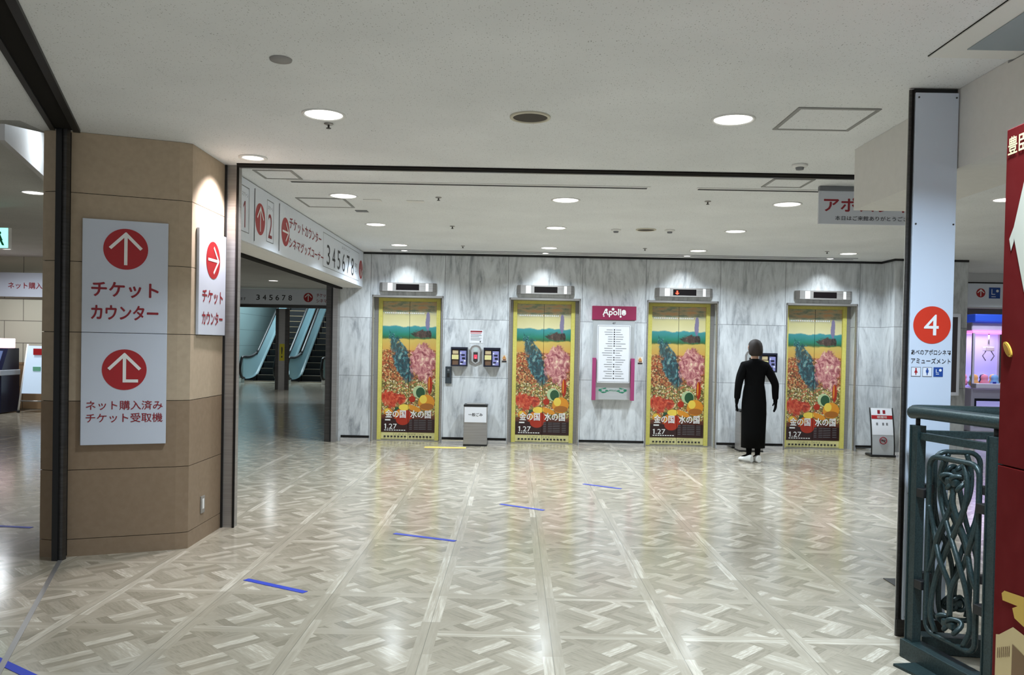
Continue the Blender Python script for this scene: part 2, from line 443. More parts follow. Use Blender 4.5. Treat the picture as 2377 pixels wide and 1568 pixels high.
    def lathe(s, prof, m, n=40, cx=0, cy=0, smooth=True):
        """prof: (r,z) list, spun about z"""
        i = s.mi(m); rings = []
        for r, z in prof:
            rings.append([s.bm.verts.new((cx + r * math.cos(2 * PI * k / n), cy + r * math.sin(2 * PI * k / n), z)) for k in range(n)] if r > 1e-5 else [s.bm.verts.new((cx, cy, z))])
        for A, B in zip(rings, rings[1:]):
            for k in range(n):
                if len(A) == 1 and len(B) == 1: continue
                if len(A) == 1: q = (A[0], B[(k + 1) % n], B[k])
                elif len(B) == 1: q = (A[k], A[(k + 1) % n], B[0])
                else: q = (A[k], A[(k + 1) % n], B[(k + 1) % n], B[k])
                f = s.bm.faces.new(q); f.material_index = i; f.smooth = smooth
        return s
    def loft(s, rings, m, caps=True, smooth=True):
        i = s.mi(m); RR = [[s.bm.verts.new(p) for p in r] for r in rings]; n = len(RR[0])
        for A, B in zip(RR, RR[1:]):
            for k in range(n):
                f = s.bm.faces.new((A[k], A[(k + 1) % n], B[(k + 1) % n], B[k])); f.material_index = i; f.smooth = smooth
        if caps:
            f = s.bm.faces.new(RR[0][::-1]); f.material_index = i
            f = s.bm.faces.new(RR[-1]); f.material_index = i
        return s
    def build(s, name, parent=None, fix=True, kind=None, label=None):
        if fix: bmesh.ops.recalc_face_normals(s.bm, faces=s.bm.faces)
        me = bpy.data.meshes.new(name); s.bm.to_mesh(me); s.bm.free()
        for m in s.mats: me.materials.append(m)
        o = bpy.data.objects.new(name, me); COL.objects.link(o)
        if parent is not None: o.parent = parent
        if kind: o['kind'] = kind
        if label: o['label'] = label
        return o

def thing(name, label, cat, loc=(0, 0, 0), rz=0.0, group=None):
    o = bpy.data.objects.new(name, None); COL.objects.link(o)
    o.empty_display_size = 0.1
    o.location = loc; o.rotation_euler = (0, 0, rz)
    return tag(o, label, cat, group)
def tag(o, label, cat, group=None):
    o['label'] = label; o['category'] = cat
    if group: o['group'] = group
    return o
def copy_tree(o, label, loc, parent=None):
    c = o.copy(); COL.objects.link(c)
    if parent is None:
        c.location = loc; c['label'] = label
    else: c.parent = parent
    for ch in o.children: copy_tree(ch, None, None, c)
    return c
def struct(mb, name, **k): return mb.build(name, kind='structure', **k)

# ================================================================== SETTING
m = MB(); m.face([(-16, -4, 0), (16, -4, 0), (16, 40, 0), (-16, 40, 0)], 'floor')
struct(m, 'floor')
m = MB(); m.box(-3.05, 14, -3, 11.98, CH, CH + 0.1, 'ceil'); m.box(-4.6, -3.05, -3, 5.03, CH, CH + 0.1, 'ceil')
m.box(-2.56, 14, 11.98, 20, CH, CH + 0.1, 'ceil')
struct(m, 'ceiling')
# passage and ticket hall beyond the shutters: higher ceiling
PC = mat_ceiling('passage_ceiling_board', (214, 214, 210))
m = MB(); m.box(-16, -4.6, -3, 25.4, 2.98, 3.08, PC); m.box(-4.6, -2.58, 12.0, 25.4, 2.98, 3.08, PC); m.box(-16, -4.0, 25.4, 40, 6.6, 6.7, PC); m.box(-16, -4.0, 25.3, 25.4, 3.08, 6.7, PC)
m.box(-4.6, -3.05, 5.03, 12.0, 2.98, 3.08, PC); m.box(-3.05, -3.03, 5.03, 12.0, CH + 0.05, 3.0, 'white'); m.box(-4.62, -4.58, -3, 5.03, CH, 3.0, 'white'); m.box(-4.6, -3.05, 5.0, 5.03, CH + 0.05, 3.0, 'white')
struct(m, 'ceiling_passage')

# marble elevator wall with four openings
OW, OH, DY = 0.515, 2.12, 12.12
m = MB()
xs = [-2.56]
for c in ELEV: xs += [c - OW, c + OW]
xs += [5.26]
for k in range(len(xs) - 1):
    a, b = xs[k], xs[k + 1]
    if k % 2 == 0:
        m.face([(a, WY, 0), (b, WY, 0), (b, WY, CH), (a, WY, CH)], 'marble')
    else:
        m.face([(a, WY, OH), (b, WY, OH), (b, WY, CH), (a, WY, CH)], 'marble')
        m.face([(a, WY, 0), (a, DY + 0.1, 0), (a, DY + 0.1, OH), (a, WY, OH)], 'marble')
        m.face([(b, WY, 0), (b, DY + 0.1, 0), (b, DY + 0.1, OH), (b, WY, OH)], 'marble')
        m.face([(a, WY, OH), (b, WY, OH), (b, DY + 0.1, OH), (a, DY + 0.1, OH)], 'marble')
m.face([(-2.56, WY, 0), (-2.56, WY + 0.5, 0), (-2.56, WY + 0.5, CH), (-2.56, WY, CH)], 'marble')
m.face([(5.26, WY, 0), (5.26, 11.43, 0), (5.26, 11.43, CH), (5.26, WY, CH)], 'marble')
m.face([(5.26, 11.43, 0), (6.27, 11.43, 0), (6.27, 11.43, CH), (5.26, 11.43, CH)], 'marble')
m.face([(6.27, 11.43, 0), (6.27, 13.0, 0), (6.27, 13.0, CH), (6.27, 11.43, CH)], 'marble')
m.face([(-2.56, DY + 0.2, 0), (6.27, DY + 0.2, 0), (6.27, DY + 0.2, CH), (-2.56, DY + 0.2, CH)], 'black')
struct(m, 'wall_back')
# steel base strip along the marble, between the openings
m = MB()
seg = [(-2.50, ELEV[0] - OW)] + [(ELEV[k] + OW, ELEV[k + 1] - OW) for k in range(3)] + [(ELEV[3] + OW, 5.24)]
for a, b in seg:
    m.box(a + 0.01, b - 0.01, WY - 0.012, WY - 0.001, 0.055, 0.085, 'slot')
    m.box(a + 0.01, b - 0.01, WY - 0.03, WY - 0.001, 0.0, 0.05, 'bsteel')
m.box(5.27, 6.35, 11.40, 11.429, 0.0, 0.05, 'bsteel')
struct(m, 'baseboard_back')
# dark bead between marble and ceiling, and the slot in front of it
m = MB(); m.box(-2.2, 5.26, WY - 0.015, WY - 0.001, CH - 0.03, CH - 0.001, 'black')
m.box(5.24, 5.259, 11.42, WY, CH - 0.03, CH - 0.001, 'black'); m.box(5.24, 6.27, 11.415, 11.429, CH - 0.03, CH - 0.001, 'black')
struct(m, 'trim_1')
m = MB(); m.box(-1.9, 4.75, 11.46, 11.475, CH - 0.006, CH - 0.001, 'grey'); m.box(-1.9, 4.75, 11.62, 11.63, CH - 0.006, CH - 0.001, 'grey')
struct(m, 'trim_2')

# lintel beam over the passage opening (carries the long sign)
m = MB(); m.box(-2.55, -2.215, 6.26, WY - 0.001, 2.215, CH - 0.001, 'bulk')
struct(m, 'wall_left_lintel')
m = MB(); m.box(-2.55, -2.49, 6.26, 11.80, 2.19, 2.214, 'slot')
struct(m, 'trim_3')
# steel jamb at the far end of that opening
m = MB(); m.box(-2.70, -2.56, 11.72, 11.86, 0, 2.98, 'dsteel'); m.box(-2.625, -2.60, 11.70, 11.72, 0, 2.2, 'black')
m.box(-2.60, -2.53, 11.70, 11.849, 0, 2.213, 'steel')
struct(m, 'trim_4')
# shutter track across the ceiling
m = MB(); m.box(-2.09, 2.60, 6.11, 6.17, CH - 0.012, CH - 0.001, 'slot'); m.box(-2.09, 2.60, 6.17, 6.20, CH - 0.02, CH - 0.001, 'dsteel')
struct(m, 'trim_5')
# steel guide post of the passage shutter
m = MB(); m.box(-2.195, -2.10, 6.19, 6.26, 0, CH - 0.001, 'steel'); m.box(-2.205, -2.185, 6.175, 6.19, 0, CH - 0.001, 'black')
m.box(-2.112, -2.097, 6.178, 6.19, 0, CH - 0.001, 'slot')
struct(m, 'trim_6')
# black guide post of the left shutter, its ceiling track and floor rail
dv = Vector((0.70, -1.72, 0)).normalized(); nv = Vector((dv.y, -dv.x, 0)) * -1
def strip(m, p, L, w0, w1, z0, z1, mt):
    p = Vector((p[0], p[1], 0)); a = p + nv * w0; b = p + nv * w1; e = dv * L
    m.prism([(a.x, a.y), ((a + e).x, (a + e).y), ((b + e).x, (b + e).y), (b.x, b.y)], z0, z1, mt)
m = MB(); P0 = (-2.865, 5.20)
strip(m, P0, 3.2, -0.085, -0.055, CH - 0.02, CH - 0.001, 'black'); strip(m, P0, 3.2, -0.055, 0.045, CH - 0.008, CH - 0.001, 'slot')
strip(m, P0, 3.2, 0.045, 0.085, CH - 0.02, CH - 0.001, 'black')
struct(m, 'trim_7')
m = MB(); m.box(-2.898, -2.862, 5.155, 5.20, 0, CH - 0.001, 'black'); m.box(-2.862, -2.838, 5.17, 5.215, 0, CH - 0.001, 'dsteel'); m.box(-2.912, -2.898, 5.18, 5.21, 0, CH - 0.02, 'dsteel')
struct(m, 'trim_8')
m = MB(); strip(m, P0, 3.2, -0.012, 0.014, 0.0005, 0.003, 'steel')
struct(m, 'trim_9')

# bulkhead dropping from the ceiling on the right
m = MB(); m.box(2.18, 2.62, 3.70, 5.35, 2.34, CH - 0.001, 'bulk'); m.box(2.18, 2.62, 1.6, 3.70, 2.34, CH - 0.013, 'bulk')
struct(m, 'wall_right_bulkhead')

# ticket hall at far left, passage shell, arcade shell
TW = mat_plaster('ticket_hall_panel', (196, 194, 176), 0.5)
n = NT(TW); X, Y, Z = n.sep(n.pos())
row = n.math('FLOOR', n.math('DIVIDE', Z, 0.43)); sh = n.math('MULTIPLY', n.math('MODULO', row, 2.0), 0.37)
ex = n.math('FRACT', n.math('DIVIDE', n.math('ADD', n.math('ADD', X, sh), 30.0), 1.02)); ez = n.math('FRACT', n.math('DIVIDE', Z, 0.43))
jj = n.math('MAXIMUM', n.math('LESS_THAN', ex, 0.012), n.math('LESS_THAN', ez, 0.03))
lowb = n.math('LESS_THAN', Z, 0.92)
n.color(n.mix(n.math('MULTIPLY', jj, 0.8), n.mix(lowb, (200, 198, 180), (150, 122, 92)), (70, 66, 58)))
m = MB(); m.box(-16, -8.55, 16.0, 16.2, 0, 2.979, TW)
struct(m, 'wall_ticket_hall')
EW = mat_plaster('escalator_wall_panel', (150, 172, 172), 0.35)
n = NT(EW); X, Y, Z = n.sep(n.pos())
jj = n.math('LESS_THAN', n.math('FRACT', n.math('DIVIDE', Z, 0.62)), 0.02)
n.color(n.mix(n.math('MULTIPLY', jj, 0.7), (122, 142, 142), (50, 62, 64)))
m = MB(); m.box(-10.75, -10.55, 26, 40, 0, 6, EW)
struct(m, 'wall_escalator_left')
BRN = mat_plaster('dark_brown_wall', (74, 56, 44), 0.5)
m = MB(); m.box(-10.75, -2.5, 39.5, 39.7, 0, 7, BRN); m.box(-5.2, -5.0, 24.6, 39.5, 0, 7, BRN)
struct(m, 'wall_escalator_back')
m = MB(); m.box(-8.75, -8.60, 16.21, 24.6, 0, 2.979, 'bulk'); m.box(-10.75, -8.60, 24.6, 24.75, 0, 6.5, EW); m.box(-10.75, -10.55, 24.75, 26, 0, 6.5, EW)
struct(m, 'wall_passage_left')
m = MB(); m.box(-16.2, -16.0, -3, 16.2, 0, 2.979, 'bulk')
struct(m, 'wall_far_left')
m = MB(); m.box(14.0, 14.2, -3, 20, 0, CH, 'bulk')
struct(m, 'wall_far_right')
m = MB(); m.box(-5.15, -2.6, 24.2, 24.4, 0, 2.979, 'white')
struct(m, 'wall_passage_right')
m = MB(); m.box(6.27, 16, 13.2, 13.4, 2.18, CH - 0.001, 'white'); m.box(6.27, 16, 13.185, 13.199, 2.575, 2.59, 'slot')
struct(m, 'wall_arcade_header')
m = MB(); m.box(6.0, 16, 19.8, 20, 0, CH - 0.001, 'white')
struct(m, 'wall_arcade_back')

# ================================================================== CEILING FITTINGS
def add_area(name, parent, loc, power, size, spread=2.6, col=(0.80, 0.91, 1.0)):
    L = bpy.data.lights.new(name, 'AREA'); L.shape = 'DISK'; L.size = size; L.energy = power; L.color = col; L.spread = spread
    o = bpy.data.objects.new(name, L); COL.objects.link(o); o.parent = parent; o.location = loc
    return o
def downlight(x, y, label, r=0.105, z=CH, power=LIGHT_W, group='round ceiling downlights', spread=1.95, col=(0.80, 0.91, 1.0)):
    t = thing('downlight', label, 'ceiling light', (x, y, z), 0, group)
    m = MB(); m.lathe([(r + 0.016, -0.001), (r + 0.016, -0.007), (r + 0.004, -0.009), (r, -0.006), (r * 0.96, -0.003)], 'rim'); m.build('rim', t)
    m = MB(); m.lathe([(0, -0.0035), (r * 0.97, -0.0035)], 'lamp', smooth=False); m.build('diffuser', t)
    add_area('lamp', t, (0, 0, -0.012), power, r * 1.7, spread, col)
    return t
cols = ['above the leftmost elevator', 'above the second elevator', 'above the third elevator', 'above the rightmost elevator']
XL = [-1.56, 0.43, 2.41, 4.40]
for x, lab in zip(XL, cols): downlight(x, 10.93, 'round white downlight in the row nearest the marble wall, ' + lab, power=LIGHT_W * 1.5, spread=2.45)
colm = ['beside the long sign beam', 'mid ceiling in line with the second elevator', 'right of the three round ceiling grilles']
for x, lab in zip(XL[:3], colm): downlight(x, 9.09, 'round downlight of the middle lobby row, ' + lab)
colf = ['overlapping the square ceiling hatch by the sign beam', 'in line with the second elevator', 'left of the hanging cinema banner']
for x, lab in zip(XL[:3], colf): downlight(x, 7.37, 'round downlight of the front lobby row, ' + lab, r=0.115)
downlight(-1.13, 4.765, 'big bright downlight beside the small sprinkler, nearest on the left', r=0.11)
downlight(1.22, 4.71, 'big bright downlight left of the ceiling hatch, nearest on the right', r=0.11)
for x in (-1.13, 1.22):
    for y, s in ((2.0, 'just overhead'), (-0.7, 'behind the viewer')):
        downlight(x, y, 'round ceiling downlight %s on the %s side' % (s, 'left' if x < 0 else 'right'), r=0.11, power=LIGHT_W)
downlight(1.55, 2.8, 'cool white ceiling downlight just before the white pillar', r=0.11, power=44, spread=2.45, col=(0.66, 0.83, 1.0))
# tilted accent light grazing the beige column
t = thing('accent_downlight', 'small tilted accent downlight close to the beige column and ceiling track', 'ceiling light', (-1.905, 5.91, CH), 0)
m = MB(); m.lathe([(0.10, -0.001), (0.10, -0.008), (0.078, -0.010), (0.074, -0.004)], 'rim'); m.build('rim', t)
m = MB(); m.lathe([(0, -0.004), (0.072, -0.004)], 'lamp', smooth=False); m.build('diffuser', t)
L = bpy.data.lights.new('lamp', 'SPOT'); L.energy = 82; L.spot_size = R(95); L.spot_blend = 0.6; L.shadow_soft_size = 0.05; L.color = (1, 0.93, 0.98)
o = bpy.data.objects.new('lamp', L); COL.objects.link(o); o.parent = t; o.location = (0, 0, -0.03); o.rotation_euler = (0, R(20), 0)
# wall washers in the slot by the marble
for k, c in enumerate(ELEV):
    t = thing('wall_washer', 'small slot lamp at the ceiling edge lighting the marble ' + cols[k], 'ceiling light', (c - 0.02, 11.54, CH), 0, 'slot lamps washing the marble')
    m = MB(); m.lathe([(0.05, -0.001), (0.05, -0.006), (0.042, -0.007)], 'rim', n=24); m.build('rim', t)
    m = MB(); m.lathe([(0, -0.005), (0.044, -0.005)], 'lamp', n=24, smooth=False); m.build('diffuser', t)
    L = bpy.data.lights.new('lamp', 'SPOT'); L.energy = 13; L.spot_size = R(86); L.spot_blend = 1.0; L.shadow_soft_size = 0.04; L.color = (0.9, 0.97, 1)
    o = bpy.data.objects.new('lamp', L); COL.objects.link(o); o.parent = t; o.location = (0, 0, -0.03); o.rotation_euler = (R(22), 0, 0)

def hatch(x0, x1, y0, y1, label):
    m = MB(); w = 0.022; z0, z1 = CH - 0.006, CH - 0.001
    m.box(x0, x1, y0, y0 + w, z0, z1, 'hframe'); m.box(x0, x1, y1 - w, y1, z0, z1, 'hframe'); m.box(x0, x0 + w, y0 + w, y1 - w, z0, z1, 'hframe'); m.box(x1 - w, x1, y0 + w, y1 - w, z0, z1, 'hframe')
    t = thing('ceiling_hatch', label, 'ceiling hatch', ((x0 + x1) / 2, (y0 + y1) / 2, CH), 0, 'ceiling access hatches')
    o = m.build('frame', t); o.location = (-(x0 + x1) / 2, -(y0 + y1) / 2, -CH)
    m = MB(); m.box(x0 + w, x1 - w, y0 + w, y1 - w, CH - 0.003, CH - 0.0012, 'ceil'); o = m.build('panel', t); o.location = (-(x0 + x1) / 2, -(y0 + y1) / 2, -CH)
hatch(1.505, 1.955, 4.455, 4.905, 'square ceiling hatch beside the tall white pillar, nearest of the four')
hatch(-2.045, -1.74, 6.33, 6.66, 'ceiling hatch right behind the shutter track at the left')
hatch(-2.03, -1.58, 7.51, 8.0, 'ceiling hatch touching the front left lobby downlight')
hatch(1.95, 2.27, 6.29, 6.62, 'pale ceiling hatch behind the shutter track, left of the cinema banner')
def air_slot(x0, x1, label):
    m = MB(); m.box(x0, x1, 6.70, 6.73, CH - 0.004, CH - 0.001, 'rim'); m.box(x0 + 0.02, x1 - 0.02, 6.73, 6.765, CH - 0.003, CH - 0.001, 'grey'); m.box(x0 + 0.02, x1 - 0.02, 6.765, 6.79, CH - 0.004, CH - 0.001, 'slot')
    tag(m.build('air_slot'), label, 'air vent', 'linear ceiling air slots')
air_slot(-1.886, 1.08, 'long linear air slot in the lobby ceiling, the left one')
air_slot(1.46, 3.2, 'shorter linear air slot in the ceiling, ending at the cinema banner')
def speaker(x, y, r, label):
    t = thing('ceiling_speaker', label, 'ceiling speaker', (x, y, CH), 0, 'round dark ceiling grilles')
    m = MB(); m.lathe([(r + 0.012, -0.001), (r + 0.012, -0.008), (r - 0.004, -0.010), (r - 0.006, -0.004)], mat('speaker_rim', (206, 200, 180), 0.5)); m.build('rim', t)
    m = MB(); m.lathe([(0, -0.004), (r - 0.005, -0.004)], mat('speaker_mesh', (58, 50, 40), 0.7), smooth=False); m.build('grille', t)
speaker(0.063, 4.74, 0.105, 'big dark round ceiling speaker between the two nearest downlights')
speaker(1.425, 9.10, 0.10, 'dark round ceiling grille flanked by two small detectors')
t = thing('ceiling_disc', 'flat grey blanking disc alone in the near ceiling', 'ceiling disc', (-1.119, 3.855, CH))
m = MB(); m.lathe([(0.052, -0.001), (0.05, -0.008), (0, -0.008)], mat('grey_disc', (150, 148, 146), 0.7)); m.build('disc', t)
def sprinkler(x, y, label, r=0.028):
    t = thing('sprinkler', label, 'sprinkler', (x, y, CH), 0, 'small ceiling sprinklers')
    m = MB(); m.lathe([(r, -0.001), (r, -0.006), (r * 0.5, -0.010), (0, -0.010)], 'steel', n=20); m.build('collar', t)
    m = MB(); m.lathe([(0.006, -0.010), (0.006, -0.026), (0.015, -0.028), (0.015, -0.031), (0, -0.031)], 'dsteel', n=16); m.build('nozzle', t)
sprinkler(-1.147, 4.965, 'small sprinkler head just behind the nearest left downlight')
sprinkler(-0.707, 7.36, 'sprinkler head level with the front lobby row, at the left')
sprinkler(-0.717, 9.117, 'sprinkler head level with the middle lobby row, at the left')
sprinkler(-0.713, 10.9, 'sprinkler head nearest the marble wall, between the first two elevators')
sprinkler(1.684, 7.30, 'sprinkler head in front of the third elevator, near the air slot')
sprinkler(1.682, 10.8, 'sprinkler head nearest the marble wall, before the third elevator')
sprinkler(4.05, 10.75, 'sprinkler head nearest the marble wall, before the rightmost elevator')
def detector(x, y, label):
    t = thing('smoke_detector', label, 'smoke detector', (x, y, CH), 0, 'white round smoke detectors')
    m = MB(); m.lathe([(0.055, -0.001), (0.055, -0.010), (0.046, -0.018), (0.03, -0.020)], 'rim', n=28); m.build('base', t)
    m = MB(); m.lathe([(0.03, -0.018), (0.026, -0.036), (0, -0.038)], 'grey', n=24); m.build('sensor', t)
detector(1.985, 5.82, 'smoke detector in front of the shutter track, near the white pillar')
detector(1.098, 9.14, 'smoke detector left of the small dark ceiling grille')
detector(1.687, 9.10, 'smoke detector right of the small dark ceiling grille')
for x, y, lab in ((-1.334, 7.58, 'left'), (-0.94, 7.60, 'right')):
    m = MB(); m.box(-0.08, 0.08, -0.05, 0.05, -0.006, -0.001, 'rim'); o = m.build('ceiling_plate'); o.location = (x, y, CH)
    tag(o, 'thin pale cover plate on the lobby ceiling, the %s of a pair' % lab, 'cover plate', 'ceiling cover plates')
m = MB(); m.box(-0.06, 0.06, -0.05, 0.05, -0.006, -0.001, 'grey'); o = m.build('ceiling_plate'); o.location = (-1.55, 8.2, CH)
tag(o, 'thin grey cover plate behind the square hatch by the sign beam', 'cover plate', 'ceiling cover plates')
# air conditioner panel
t = thing('air_conditioner', 'flat white ceiling air conditioner panel at the top right corner', 'air conditioner', (2.2, 3.1, CH))
m = MB(); m.box(-0.395, 0.4, -0.6, 0.56, -0.008, -0.001, mat('ac_white', (226, 226, 222), 0.5)); m.box(-0.399, -0.395, -0.6, 0.56, -0.003, -0.001, 'slot'); m.build('panel', t)
m = MB(); m.box(-0.285, 0.285, -0.48, 0.45, -0.0115, -0.0085, 'bluegrey'); m.build('filter_grille', t)

# ================================================================== BEIGE COLUMN AND ITS SIGNS
colp = [(-3.035, 5.262), (-2.866, 5.225), (-2.863, 5.262), (-2.262, 5.499), (-2.192, 5.545), (-2.200, 6.20), (-2.32, 6.30), (-3.03, 6.30)]
t = thing('column', 'many-sided beige clad column with brown lower band at the left', 'column', (-2.6, 5.8, 0))
def colz(z0, z1, mt, name, inset=0.0):
    cx, cy = -2.62, 5.78
    pts = [(cx + (x - cx) * (1 - inset) - (-2.6), cy + (y - cy) * (1 - inset) - 5.8) for x, y in colp]
    m = MB(); m.prism(pts, z0, z1, mt); return m.build(name, t)
gz = [0.0, 0.112, 0.560, 1.006, 1.450, 1.905, 2.345, CH - 0.002]
for k in range(7):
    colz(gz[k] + (0.002 if k else 0), gz[k + 1] - (0.002 if k < 6 else 0.0), 'brown' if k < 3 else 'beige', 'cladding_panel')
colz(0.01, CH - 0.01, 'slot', 'groove', 0.02)

def sign_panel(t, w, h, th, m='sign'):
    b = MB(); b.box(-w / 2, w / 2, -th, 0, 0, h, m, 0.003); b.build('board', t)
ang = math.atan2(5.505 - 5.262, -2.246 + 2.863)
Pm = Vector((-2.557, 5.3825)); nf = Vector((math.sin(ang), -math.cos(ang)))
t = thing('wall_sign', 'tall white ticket counter sign with two red arrow discs on the beige column', 'sign', (Pm.x + nf.x * 0.004, Pm.y + nf.y * 0.004, 0.721), ang)
W_, H_ = 0.508, 1.462
m = MB(); m.box(-W_ / 2, W_ / 2, -0.022, 0, 0, 0.728, 'sign', 0.003); m.build('board', t)
m = MB(); m.box(-W_ / 2, W_ / 2, -0.022, 0, 0.731, H_, 'sign', 0.003); m.build('board', t)
for zz, hook in ((1.276, False), (0.490, True)):
    m = MB(); m.disc(0, zz, 0.133, -0.024, 'red', 48, 0.0015)
    m.arrow(0, zz, 0.133, -0.0255, 'wht', hook=hook, t=0.075, head=0.60); m.build('arrow_disc', t)
m = MB()
m.text('チケット', 0, 1.010, 0.395, 0.096, -0.0235, 'lred', 0.035); m.build('lettering', t); m = MB(); m.text('カウンター', 0, 0.862, 0.395, 0.092, -0.0235, 'lred', 0.035); m.build('lettering', t); m = MB()
m.text('ネット購入済み', 0.005, 0.258, 0.455, 0.060, -0.0235, 'lred', 0.012); m.build('lettering', t); m = MB(); m.text('チケット受取機', 0.005, 0.176, 0.455, 0.060, -0.0235, 'lred', 0.012)
m.build('lettering', t)
t = thing('wall_sign', 'white ticket counter sign with red right arrow on the lit column side', 'sign', (-2.191, 5.885, 1.452), PI / 2)
sign_panel(t, 0.52, 0.735, 0.02)
m = MB(); m.disc(0, 0.535, 0.133, -0.022, 'red', 48, 0.0015); m.arrow(0, 0.535, 0.133, -0.0235, 'wht', PI / 2, t=0.075, head=0.60); m.build('arrow_disc', t)
m = MB(); m.text('チケット', 0, 0.272, 0.395, 0.09, -0.0215, 'lred', 0.035); m.build('lettering', t); m = MB(); m.text('カウンター', 0, 0.118, 0.395, 0.09, -0.0215, 'lred', 0.035); m.build('lettering', t)
t = thing('wall_outlet', 'small steel power outlet plate low on the beige column', 'outlet', (-2.1945, 5.80, 0.19), PI / 2)
m = MB(); m.box(-0.035, 0.035, -0.007, 0, 0, 0.12, 'steel', 0.002); m.build('plate', t)
m = MB(); m.box(-0.014, 0.014, -0.010, -0.007, 0.03, 0.10, 'wht', 0.001); m.build('socket', t)

# ================================================================== LONG SIGN ON THE LINTEL (local x runs away from the camera)
t = thing('lintel_sign', 'long white screen guide sign over the passage opening', 'sign', (-2.213, 6.30, 2.225), PI / 2)
m = MB(); m.box(0, 5.50, -0.012, 0, 0.0, 0.50, 'lsign', 0.002); m.build('board', t)
def frame(m, x0, x1, z0, z1, y, w=0.006, mt='grey'):
    for a in ((x0, x1, z0, z0 + w), (x0, x1, z1 - w, z1), (x0, x0 + w, z0, z1), (x1 - w, x1, z0, z1)):
        m.flat([(a[0], a[2]), (a[1], a[2]), (a[1], a[3]), (a[0], a[3])], y, mt)
m = MB(); y = -0.0135
for a_, b_, c_, d_ in ((0.24, 0.45, 0.07, 0.44), (0.93, 1.13, 0.07, 0.44), (3.05, 5.20, 0.06, 0.45)): m = MB(); frame(m, a_, b_, c_, d_, y); m.build('frame_line', t)
for x in (0.58, 1.30): m = MB(); m.flat([(x, 0.03), (x + 0.018, 0.03), (x + 0.018, 0.47), (x, 0.47)], y, 'ink'); m.build('divider_line', t)
m = MB()
m.text('スクリーン', 0.345, 0.375, 0.15, 0.035, y, 'grey'); m.build('lettering', t); m = MB(); m.text('スクリーン', 1.03, 0.375, 0.14, 0.035, y, 'grey')
m.build('lettering', t)
m = MB(); m.flat([(0.338, 0.108), (0.356, 0.108), (0.356, 0.322), (0.340, 0.322), (0.305, 0.282), (0.305, 0.262), (0.338, 0.294)], y, 'lred'); m.build('number_lettering', t); m = MB(); m.text('2', 1.03, 0.215, 0.11, 0.215, y, 'lred', 0.0)
m.build('number_lettering', t); m = MB(); m.text('チケットカウンター', 2.30, 0.345, 1.30, 0.115, y, 'lred', 0.02); m.build('lettering', t); m = MB(); m.text('シネマグッズコーナー', 2.36, 0.155, 1.42, 0.105, y, 'lred', 0.02)
m.build('lettering', t)
m = MB()
for k, c in enumerate('345678'): m = MB(); m.text(c, 3.32 + k * 0.285, 0.215, 0.16, 0.235, y, 'ink', 0.0); m.build('number_lettering', t)
m = MB(); m.text('スクリーン', 4.3, 0.395, 0.5, 0.035, y, 'grey'); m.build('lettering', t); m = MB(); m.text('スク', 4.98, 0.26, 0.14, 0.06, y, 'ink'); m.text('リーン', 4.98, 0.17, 0.16, 0.06, y, 'ink')
m.build('lettering', t)
for x, a, r in ((0.745, 0, 0.135), (1.52, PI / 2, 0.135), (5.34, PI, 0.13)):
    m = MB(); m.disc(x, 0.235, r, -0.0135, 'red', 48, 0.001); m.arrow(x, 0.235, r, -0.015, 'wht', a, t=0.07, head=0.55); m.build('arrow_disc', t)

# ================================================================== ELEVATORS
PW, PZ0, PZ1 = 0.392, 0.115, 2.045          # poster half width, bottom and top
teal = mat('teal_cloth_print', (26, 74, 84), 0.3); teal2 = mat('light_teal_print', (64, 128, 134), 0.3); pink = mat('pink_cloth_print', (186, 108, 118), 0.3)
pink2 = mat('pale_pink_print', (222, 172, 160), 0.3); rose = mat('rose_print', (150, 66, 76), 0.3); dbrown = mat('dark_brown_print', (52, 34, 32), 0.3)
cream2 = mat('cream_cloth_print', (232, 216, 176), 0.3); violet = mat('violet_tower_print', (118, 108, 150), 0.3); orangef = mat('orange_fruit_print', (220, 146, 48), 0.3)
yellf = mat('yellow_fruit_print', (236, 206, 84), 0.3); greenf = mat('green_melon_print', (46, 84, 56), 0.3); greenl = mat('pale_green_print', (176, 196, 150), 0.3); redf = mat('red_fruit_print', (168, 48, 28), 0.3)
def ell(cx, cy, rx, ry, n=20, rot=0.0):
    return [(cx + rx * math.cos(2 * PI * k / n) * math.cos(rot) - ry * math.sin(2 * PI * k / n) * math.sin(rot), cy + (rx * math.cos(2 * PI * k / n) * math.sin(rot) + ry * math.sin(2 * PI * k / n) * math.cos(rot)) * 0.41) for k in range(n)]
def blob(pts, n=5): return [(p.x, p.y) for p in spline([(a, b, 0) for a, b in pts], n, True)]
# drifting lengths of cloth and fruit over a flower field (u to the right, t downwards)
ART = [
 (ell(0.70, 0.69, 0.12, 0.115), greenl), (ell(0.725, 0.695, 0.085, 0.10), greenf),
 (ell(0.90, 0.635, 0.045, 0.16), redf), (ell(0.885, 0.625, 0.012, 0.13), orangef), (ell(0.57, 0.745, 0.06, 0.06), redf), (ell(0.30, 0.83, 0.06, 0.055), greenf), (ell(0.12, 0.845, 0.08, 0.07), orangef), (ell(0.10, 0.835, 0.04, 0.035), yellf), (ell(0.84, 0.77, 0.155, 0.15), orangef), (ell(0.78, 0.745, 0.07, 0.08), yellf), (ell(0.85, 0.80, 0.13, 0.06), mat('amber_print', (168, 104, 44), 0.3)),
 (ell(0.40, 0.88, 0.17, 0.16), redf), (ell(0.33, 0.87, 0.08, 0.10), orangef), (ell(0.60, 0.815, 0.15, 0.05, 20, 0.35), orangef), (ell(0.42, 0.81, 0.10, 0.06), yellf),
 ([(0.0, 0.90), (1.0, 0.90), (1.0, 1.0), (0.0, 1.0)], mat('maroon_black_print', (50, 24, 24), 0.3)),
 (ell(0.40, 0.905, 0.13, 0.10), redf),
]
